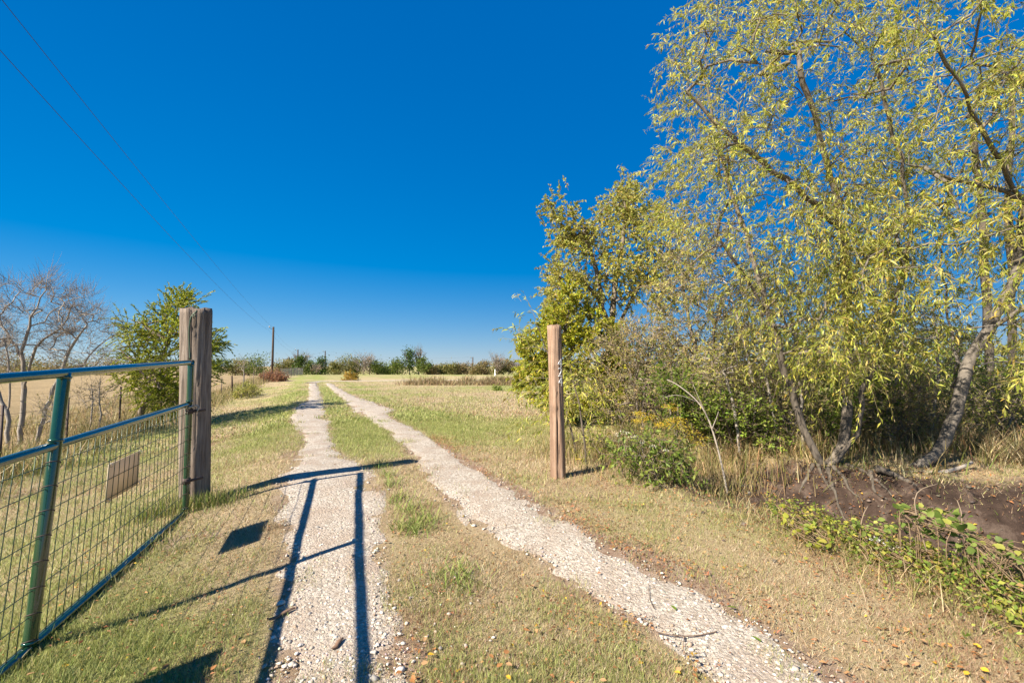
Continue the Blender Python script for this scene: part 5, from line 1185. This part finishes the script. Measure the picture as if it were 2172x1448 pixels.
for lab, pts, r, c, mt in (('dark fallen limb lying across the eroded bank', [(1858, 992, 6.3), (1900, 1008, 6.2), (1945, 1030, 6.0)], 0.05, (0.06, 0.05, 0.045), M_BARK), ('pale broken limb lying at the foot of the leaning willow', [(1925, 1004, 6.5), (1990, 1003, 6.4), (2035, 992, 6.4), (2062, 980, 6.5)], 0.042, (0.44, 0.39, 0.34), M_BARK_PALE)):
    stick('fallen_limb', lab, 'branch', [at(*p) for p in pts], r, c, mt)
for k, (lab, pts) in enumerate((('exposed dark root running down the bank below the left willow stem', [(1735, 985), (1748, 1010), (1775, 1045)]), ('exposed dark root in the middle of the willow clump', [(1765, 990), (1790, 1015), (1808, 1050), (1835, 1075)]), ('exposed root right of the willow clump', [(1790, 985), (1835, 1005), (1880, 1040)]), ('thin root hanging down left of the willow clump', [(1728, 985), (1712, 1010), (1700, 1040), (1705, 1065)]), ('long root reaching to the bottom of the cut bank', [(1755, 992), (1770, 1040), (1800, 1085), (1822, 1110)]), ('forked root below the dark fallen limb', [(1850, 1000), (1870, 1045), (1900, 1070)]))):
    P_ = [on_ground(*p) + [0, 0, 0.015] for p in pts]; g = Geo(); q = resample(P_, 0.06); q[:, :2] += np.cumsum(rng.normal(0, 0.012, (len(q), 2)), axis=0); q[:, 2] = ground(q[:, 0], q[:, 1]) + 0.004
    tube(g, q, np.linspace(0.034, 0.007, len(q)) * (1 + rng.normal(0, 0.12, len(q))), 7, (0.05, 0.042, 0.036)); tag(link('tree_root', g.mesh('tree_root', M_BARK, (0, 0, 0), True)), lab, 'root', 'exposed roots on the bank')
for lab, pts in (('thick bent dead stalk beside the dead-stem vine', [(1975, 1120), (1940, 1060), (1990, 1025)]), ('thin reddish dead stalk leaning over the ditch', [(1815, 1125), (1830, 1095), (1842, 1072)]), ('pale dead stalk arching at the right of the vines', [(2010, 1200), (2040, 1110), (2030, 1060)])):
    d = LIP(pts[0][0]); b = G(*at(pts[0][0], pts[0][1], d)[:2]); stick('dead_stalk', lab, 'stalk', [b, at(*pts[1], d + 0.05), at(*pts[2], d + 0.1)], 0.006, (0.36, 0.26, 0.17))

# white-flowered bush, goldenrod
def flowers(root, base, P, col, r, n, name):
    for c in P:
        g = Geo(); q = c + rng.normal(0, r, (n, 3)) * np.array([1, 1, 0.4]); leaves(g, q, rng.normal(0, 1, (n, 3)) + [0, 0, 0.5], rng.uniform(0.010, 0.02, n), 0.012, pick([col], [1], n, 0.1), 0.1); link(name, g.mesh(name, M_LEAF, base), root)['kind'] = 'stuff'
bu = shrub('flowering_bush', 'low leafy bush with faded white flower heads right of the number post', 'bush', [(1300, 960), (1330, 925), (1400, 925), (1450, 965), (1450, 1020), (1400, 1045), (1330, 1010)], 5.5, 6.1, 55, dict(GRNS, tl=(0.08, 0.22), ll=(0.05, 0.09), lw=(0.28, 0.42), ld=0.6, nl=5, tw=5, cols=[(0.24, 0.32, 0.06), (0.32, 0.38, 0.09), (0.17, 0.24, 0.045)], p=[3, 2, 2]), dict(WS, r=0.003, rmax=0.012, step=0.12), 7)
flowers(bu, np.array(bu.location), [at(px, py, 5.6) for px, py in ((1310, 922), (1328, 918), (1345, 926), (1385, 945), (1412, 955), (1360, 938))], (0.75, 0.70, 0.62), 0.025, 34, 'flower_head')
for px, py, lab in ((1345, 893, 'goldenrod nearest the number post'), (1378, 885, 'goldenrod second from the number post'), (1412, 880, 'tallest goldenrod in the yellow patch'), (1440, 905, 'goldenrod in front of the green shrub'), (1470, 918, 'goldenrod nearest the bent dead sapling')):
    d = 6.7 if py < 900 else 6.2; tp = at(px, py, d); b = G(tp[0] + rng.normal(0, 0.05), d); root = thing('goldenrod_plant', lab + ' with yellow plumes', 'plant', b, 'goldenrod patch')
    g = Geo(); S_ = np.repeat(b[None], 6, 0) + rng.normal(0, 0.04, (6, 3)) * [1, 1, 0]; E_ = tp + rng.normal(0, 0.10, (6, 3)); dd_ = E_ - S_; Ls = np.linalg.norm(dd_, axis=1); twig_tubes(g, S_, nrm(dd_), Ls, np.zeros(6), np.full(6, 0.005), np.array((0.28, 0.26, 0.09))); link('stems', g.mesh('stems', M_TWIG, b), root)['kind'] = 'stuff'
    t_ = rng.uniform(0.1, 0.95, (6, 40)); pos = (S_[:, None] + dd_[:, None] * t_[..., None]).reshape(-1, 3); g = Geo(); m = len(pos); leaves(g, pos, rng.normal(0, 1, (m, 3)) + [0, 0, -0.2], rng.uniform(0.04, 0.09, m), 0.012, pick([(0.26, 0.28, 0.07), (0.36, 0.30, 0.11)], [1, 1], m), 0.1); link('foliage', g.mesh('foliage', M_LEAF, b), root)
    flowers(root, b, E_, (0.62, 0.46, 0.05), 0.05, 60, 'flower_plume')
vf = [at(1862, 1145, 3.75), at(1888, 1160, 3.7)]
for v_, lab in zip(vf, ('white frothy flower head on the ditch lip, the larger left one', 'white flower head on the ditch lip, the smaller right one')):
    b = G(v_[0], v_[1]); root = thing('white_flower', lab, 'flower', b); flowers(root, b, [np.array([v_[0], v_[1], max(v_[2], b[2] + 0.08)])], (0.82, 0.80, 0.76), 0.028, 60, 'flower_head'); part('stem', lambda g: tube(g, [b, b + [0.01, 0, 0.10]], 0.003, 4, (0.2, 0.25, 0.08)), M_TWIG, root, b)

def clods():
    n = 1700; t = rng.uniform(0.3, 4.3, n); i = np.minimum(t.astype(int), len(DITCH) - 2); f = (t - i)[:, None]; c = DITCH[i] * (1 - f) + DITCH[i + 1] * f; x = c[:, 0] + rng.normal(0, 0.8, n); y = c[:, 1] + rng.normal(0, 0.8, n); sz = 0.008 + 0.03 * rng.random(n) ** 3
    z = ground(x, y) + sz * 0.3; V = IV[None] * (1 + rng.normal(0, 0.2, (n, 12, 1))) * np.array([1, 0.8, 0.65]) * sz[:, None, None] + np.stack([x, y, z], -1)[:, None]; g = Geo()
    g.add(V.reshape(-1, 3), (np.arange(n)[:, None, None] * 12 + IF[None]).reshape(-1, 3), np.repeat(pick([(0.10, 0.078, 0.065), (0.16, 0.125, 0.10), (0.22, 0.18, 0.15)], [3, 2, 1], n), 12, axis=0)); tag(link('soil_clods', g.mesh('soil_clods', M_STONE)), 'crumbled dark soil clods on the cut bank', 'soil', kind='stuff')
clods()
# ------------------------------------------------------------------ litter on the ground
LIT = [(0.36, 0.17, 0.07), (0.28, 0.13, 0.06), (0.44, 0.25, 0.11), (0.55, 0.36, 0.05), (0.24, 0.12, 0.065)]; LP = [4, 3, 3, 0.8, 2]
def litter():
    n = 26000; d = 1.7 * (9.5 / 1.7) ** rng.uniform(0, 1, n); a = np.radians(rng.uniform(-50, 52, n)); x = d * np.sin(a); y = d * np.cos(a); u, v = uv(x, y); rd = rut_dist(x, y)
    dd, tt = seg_dist(x, y, DITCH); w = 0.10 + 0.5 * (u > 1.35) * np.exp(-np.maximum(rd, 0) / 0.35) + 0.16 * (u > 1.4) + 0.18 * ((np.abs(u) < 1.0) & (v < 5)) + 1.6 * ((dd < 2.5) & (tt > 0.2)) + 0.10 * ((u < -1.2) & (v < 6)); w = np.where(rd < 0, 0.02, w)
    w *= 0.3 + 1.4 * sstep(0.35, 0.65, fbm(x, y, 0.6, 55)); k = rng.random(n) < w; x, y = x[k], y[k]; n = len(x)
    pos = np.stack([x, y, ground(x, y) + rng.uniform(0.012, 0.045, n)], -1); dr = rng.normal(0, 1, (n, 3)) * np.array([1, 1, 0.25]); L = rng.uniform(0.014, 0.036, n); wd_ = L * rng.uniform(0.3, 0.55, n)
    side = np.cross(dr, np.array([0, 0, 1.0])) + rng.normal(0, 0.4, (n, 3)); col = pick(LIT, LP, n, 0.2)
    px, py, dep = project(pos); app = np.where((px > 0) & (px < 2172) & (py < 1448), L / dep, 0); od = np.argsort(-app); top = od[:70]; keep = np.ones(n, bool); keep[top] = False
    g = Geo(); leaves(g, pos[keep], dr[keep], L[keep], wd_[keep], col[keep], 0.25, side[keep]); tag(link('leaf_litter', g.mesh('leaf_litter', M_DRYLEAF)), 'small brown fallen leaves scattered over lawn and ditch', 'leaves', kind='stuff')
    for j, (c_, nm) in enumerate((((0.38, 0.18, 0.07), 'rust-brown'), ((0.60, 0.38, 0.04), 'yellow'), ((0.46, 0.28, 0.14), 'tan'))):
        g = Geo(); V = np.array([(0, 0, 0), (0.28, 0.25, 0.10), (0.34, 0.6, 0.16), (0, 1.0, 0.05), (-0.3, 0.62, 0.05), (-0.3, 0.25, 0.14), (0, 0.45, 0.0)]); g.add(V, np.array([(0, 1, 6), (1, 2, 6), (2, 3, 6), (3, 4, 6), (4, 5, 6), (5, 0, 6)]), c_); me = g.mesh('fallen_leaf', M_DRYLEAF)
        for i in (top[j::5] if j == 1 else (top[0::5].tolist() + top[3::5].tolist() if j == 0 else top[2::5].tolist() + top[4::5].tolist())):
            o = link('fallen_leaf', me); o.location = pos[i]; s_ = L[i] * 1.15; o.scale = (s_ * 0.9, s_, s_); o.rotation_euler = (rng.normal(0, 0.25), rng.normal(0, 0.25), rng.uniform(0, 6.28)); 
            uu, vv = uv(pos[i, 0], pos[i, 1]); wh = ('left of the left wheel track' if uu < -1.1 else ('right of the right wheel track' if uu > 1.2 else 'on the strip between the wheel tracks')) + (', close to the viewer' if vv < 1.9 else ', farther up')
            tag(o, 'curled ' + nm + ' fallen leaf ' + wh, 'leaf', nm + ' fallen leaves ' + wh.replace(',', ''))
litter()
def drift(name, label, x, y, L0, L1, cols, p, asp):
    n = len(x); pos = np.stack([x, y, ground(x, y) + rng.uniform(0.008, 0.035, n)], -1); dr = rng.normal(0, 1, (n, 3)) * np.array([1, 1, 0.22]); L = rng.uniform(L0, L1, n); g = Geo()
    leaves(g, pos, dr, L, L * rng.uniform(*asp, n), pick(cols, p, n, 0.2), 0.2, np.cross(dr, np.array([0, 0, 1.0])) + rng.normal(0, 0.4, (n, 3))); tag(link(name, g.mesh(name, M_DRYLEAF)), label, 'leaves', kind='stuff')
n_ = 5200; vv_ = rng.uniform(0.6, 10, n_); e_ = np.interp(vv_, TR[:, 0], TR[:, 2]); uu_ = e_ + np.abs(rng.normal(0, 0.22, n_)) - 0.03; x_, y_ = xy(uu_, vv_); k_ = rng.random(n_) < 0.15 + 1.1 * sstep(0.42, 0.62, fbm(x_, y_, 0.7, 201))
drift('leaf_drift', 'reddish dead needles and leaf scraps drifted along the right edge of the drive', x_[k_], y_[k_], 0.015, 0.05, [(0.40, 0.19, 0.09), (0.32, 0.15, 0.08), (0.46, 0.27, 0.14)], [3, 3, 2], (0.12, 0.4))
n_ = 4200; t_ = rng.uniform(0.2, 4.5, n_); i_ = np.minimum(t_.astype(int), len(DITCH) - 2); f_ = (t_ - i_)[:, None]; c_ = DITCH[i_] * (1 - f_) + DITCH[i_ + 1] * f_; x_ = c_[:, 0] + rng.normal(0.3, 0.95, n_); y_ = c_[:, 1] + rng.normal(0.4, 0.95, n_); k_ = rng.random(n_) < 0.2 + 1.2 * sstep(0.42, 0.6, fbm(x_, y_, 0.6, 202))
drift('bank_litter', 'rust-coloured dead leaves lying on the dark cut bank', x_[k_], y_[k_], 0.02, 0.055, LIT, LP, (0.3, 0.6))
def bark_strip(label, px, py, L, w, yaw):
    b = on_ground(px, py) + [0, 0, 0.018]; g = Geo(); n = 9; t = np.linspace(-0.5, 0.5, n); wv = w * (1 - (2 * np.abs(t)) ** 3 * 0.7) * (1 + rng.normal(0, 0.1, n)); rows = []
    for q, zz in ((-0.5, 0.012), (0.0, 0.022), (0.5, 0.010)): rows.append(np.stack([t * L, q * wv + 0.004 * np.sin(t * 7), zz * 0.6 + 0.004 * np.sin(t * 5)], -1))
    V = np.stack(rows, 1).reshape(-1, 3); V2 = V - [0, 0, 0.006]; i = np.arange(n - 1)[:, None] * 3; j = np.arange(2)[None]; f = np.stack([i + j, i + j + 1, i + j + 4, i + j + 3], -1).reshape(-1, 4)
    e = []; m = len(V)
    for k in range(n - 1): e += [(3 * k, 3 * k + 3, m + 3 * k + 3, m + 3 * k), (3 * k + 5, 3 * k + 2, m + 3 * k + 2, m + 3 * k + 5)]
    g.add(np.vstack([V, V2]), np.vstack([f, f[:, ::-1] + m, np.array(e)]), (0.26, 0.13, 0.08)); o = link('bark_strip', g.mesh('bark_strip', M_TWIG)); o.location = b; o.rotation_euler = (0, 0, yaw); tag(o, label, 'bark')
bark_strip('long reddish strip of bark beside the left wheel track', 598, 1308, 0.17, 0.03, 0.9); bark_strip('short reddish piece of bark on the left wheel track', 716, 1372, 0.10, 0.028, 1.3)
for lab, pts, r in (('curved brown twig lying across the right wheel track', [(1392, 1347), (1420, 1353), (1455, 1356), (1490, 1353), (1521, 1346)], 0.0035), ('thin twig hooked below the curved brown one', [(1452, 1356), (1449, 1380), (1455, 1395), (1475, 1400)], 0.0018), ('thin crooked twig near the left edge of the right track', [(1345, 1310), (1365, 1316), (1388, 1313)], 0.0018),
                ('thin straight twig lying at the right edge of the right track', [(1648, 1340), (1680, 1375), (1720, 1402)], 0.0018), ('short twig standing out on the right track', [(1376, 1245), (1378, 1275), (1388, 1298)], 0.0018)):
    P_ = np.array([on_ground(*p) + [0, 0, 0.022] for p in pts]); g = Geo(); tube(g, resample(P_, 0.02), r, 5, (0.17, 0.10, 0.075)); tag(link('twig', g.mesh('twig', M_TWIG, (0, 0, 0), True)), lab, 'twig', 'twigs on the right wheel track')
for px, py, yaw, lab in ((1434, 1301, 0.3, 'flat green leaf lying on the right track, farthest of three'), (1563, 1297, 1.4, 'upright green leaf at the right edge of the right track'), (1615, 1369, 0.6, 'green leaf lying on the right track beside the verge')):
    o = link('fallen_leaf', ovate((0.20, 0.30, 0.04))); o.location = on_ground(px, py) + [0, 0, 0.025]; o.scale = (0.03, 0.06, 0.05); o.rotation_euler = (0.1, 0.2, yaw); tag(o, lab, 'leaf')
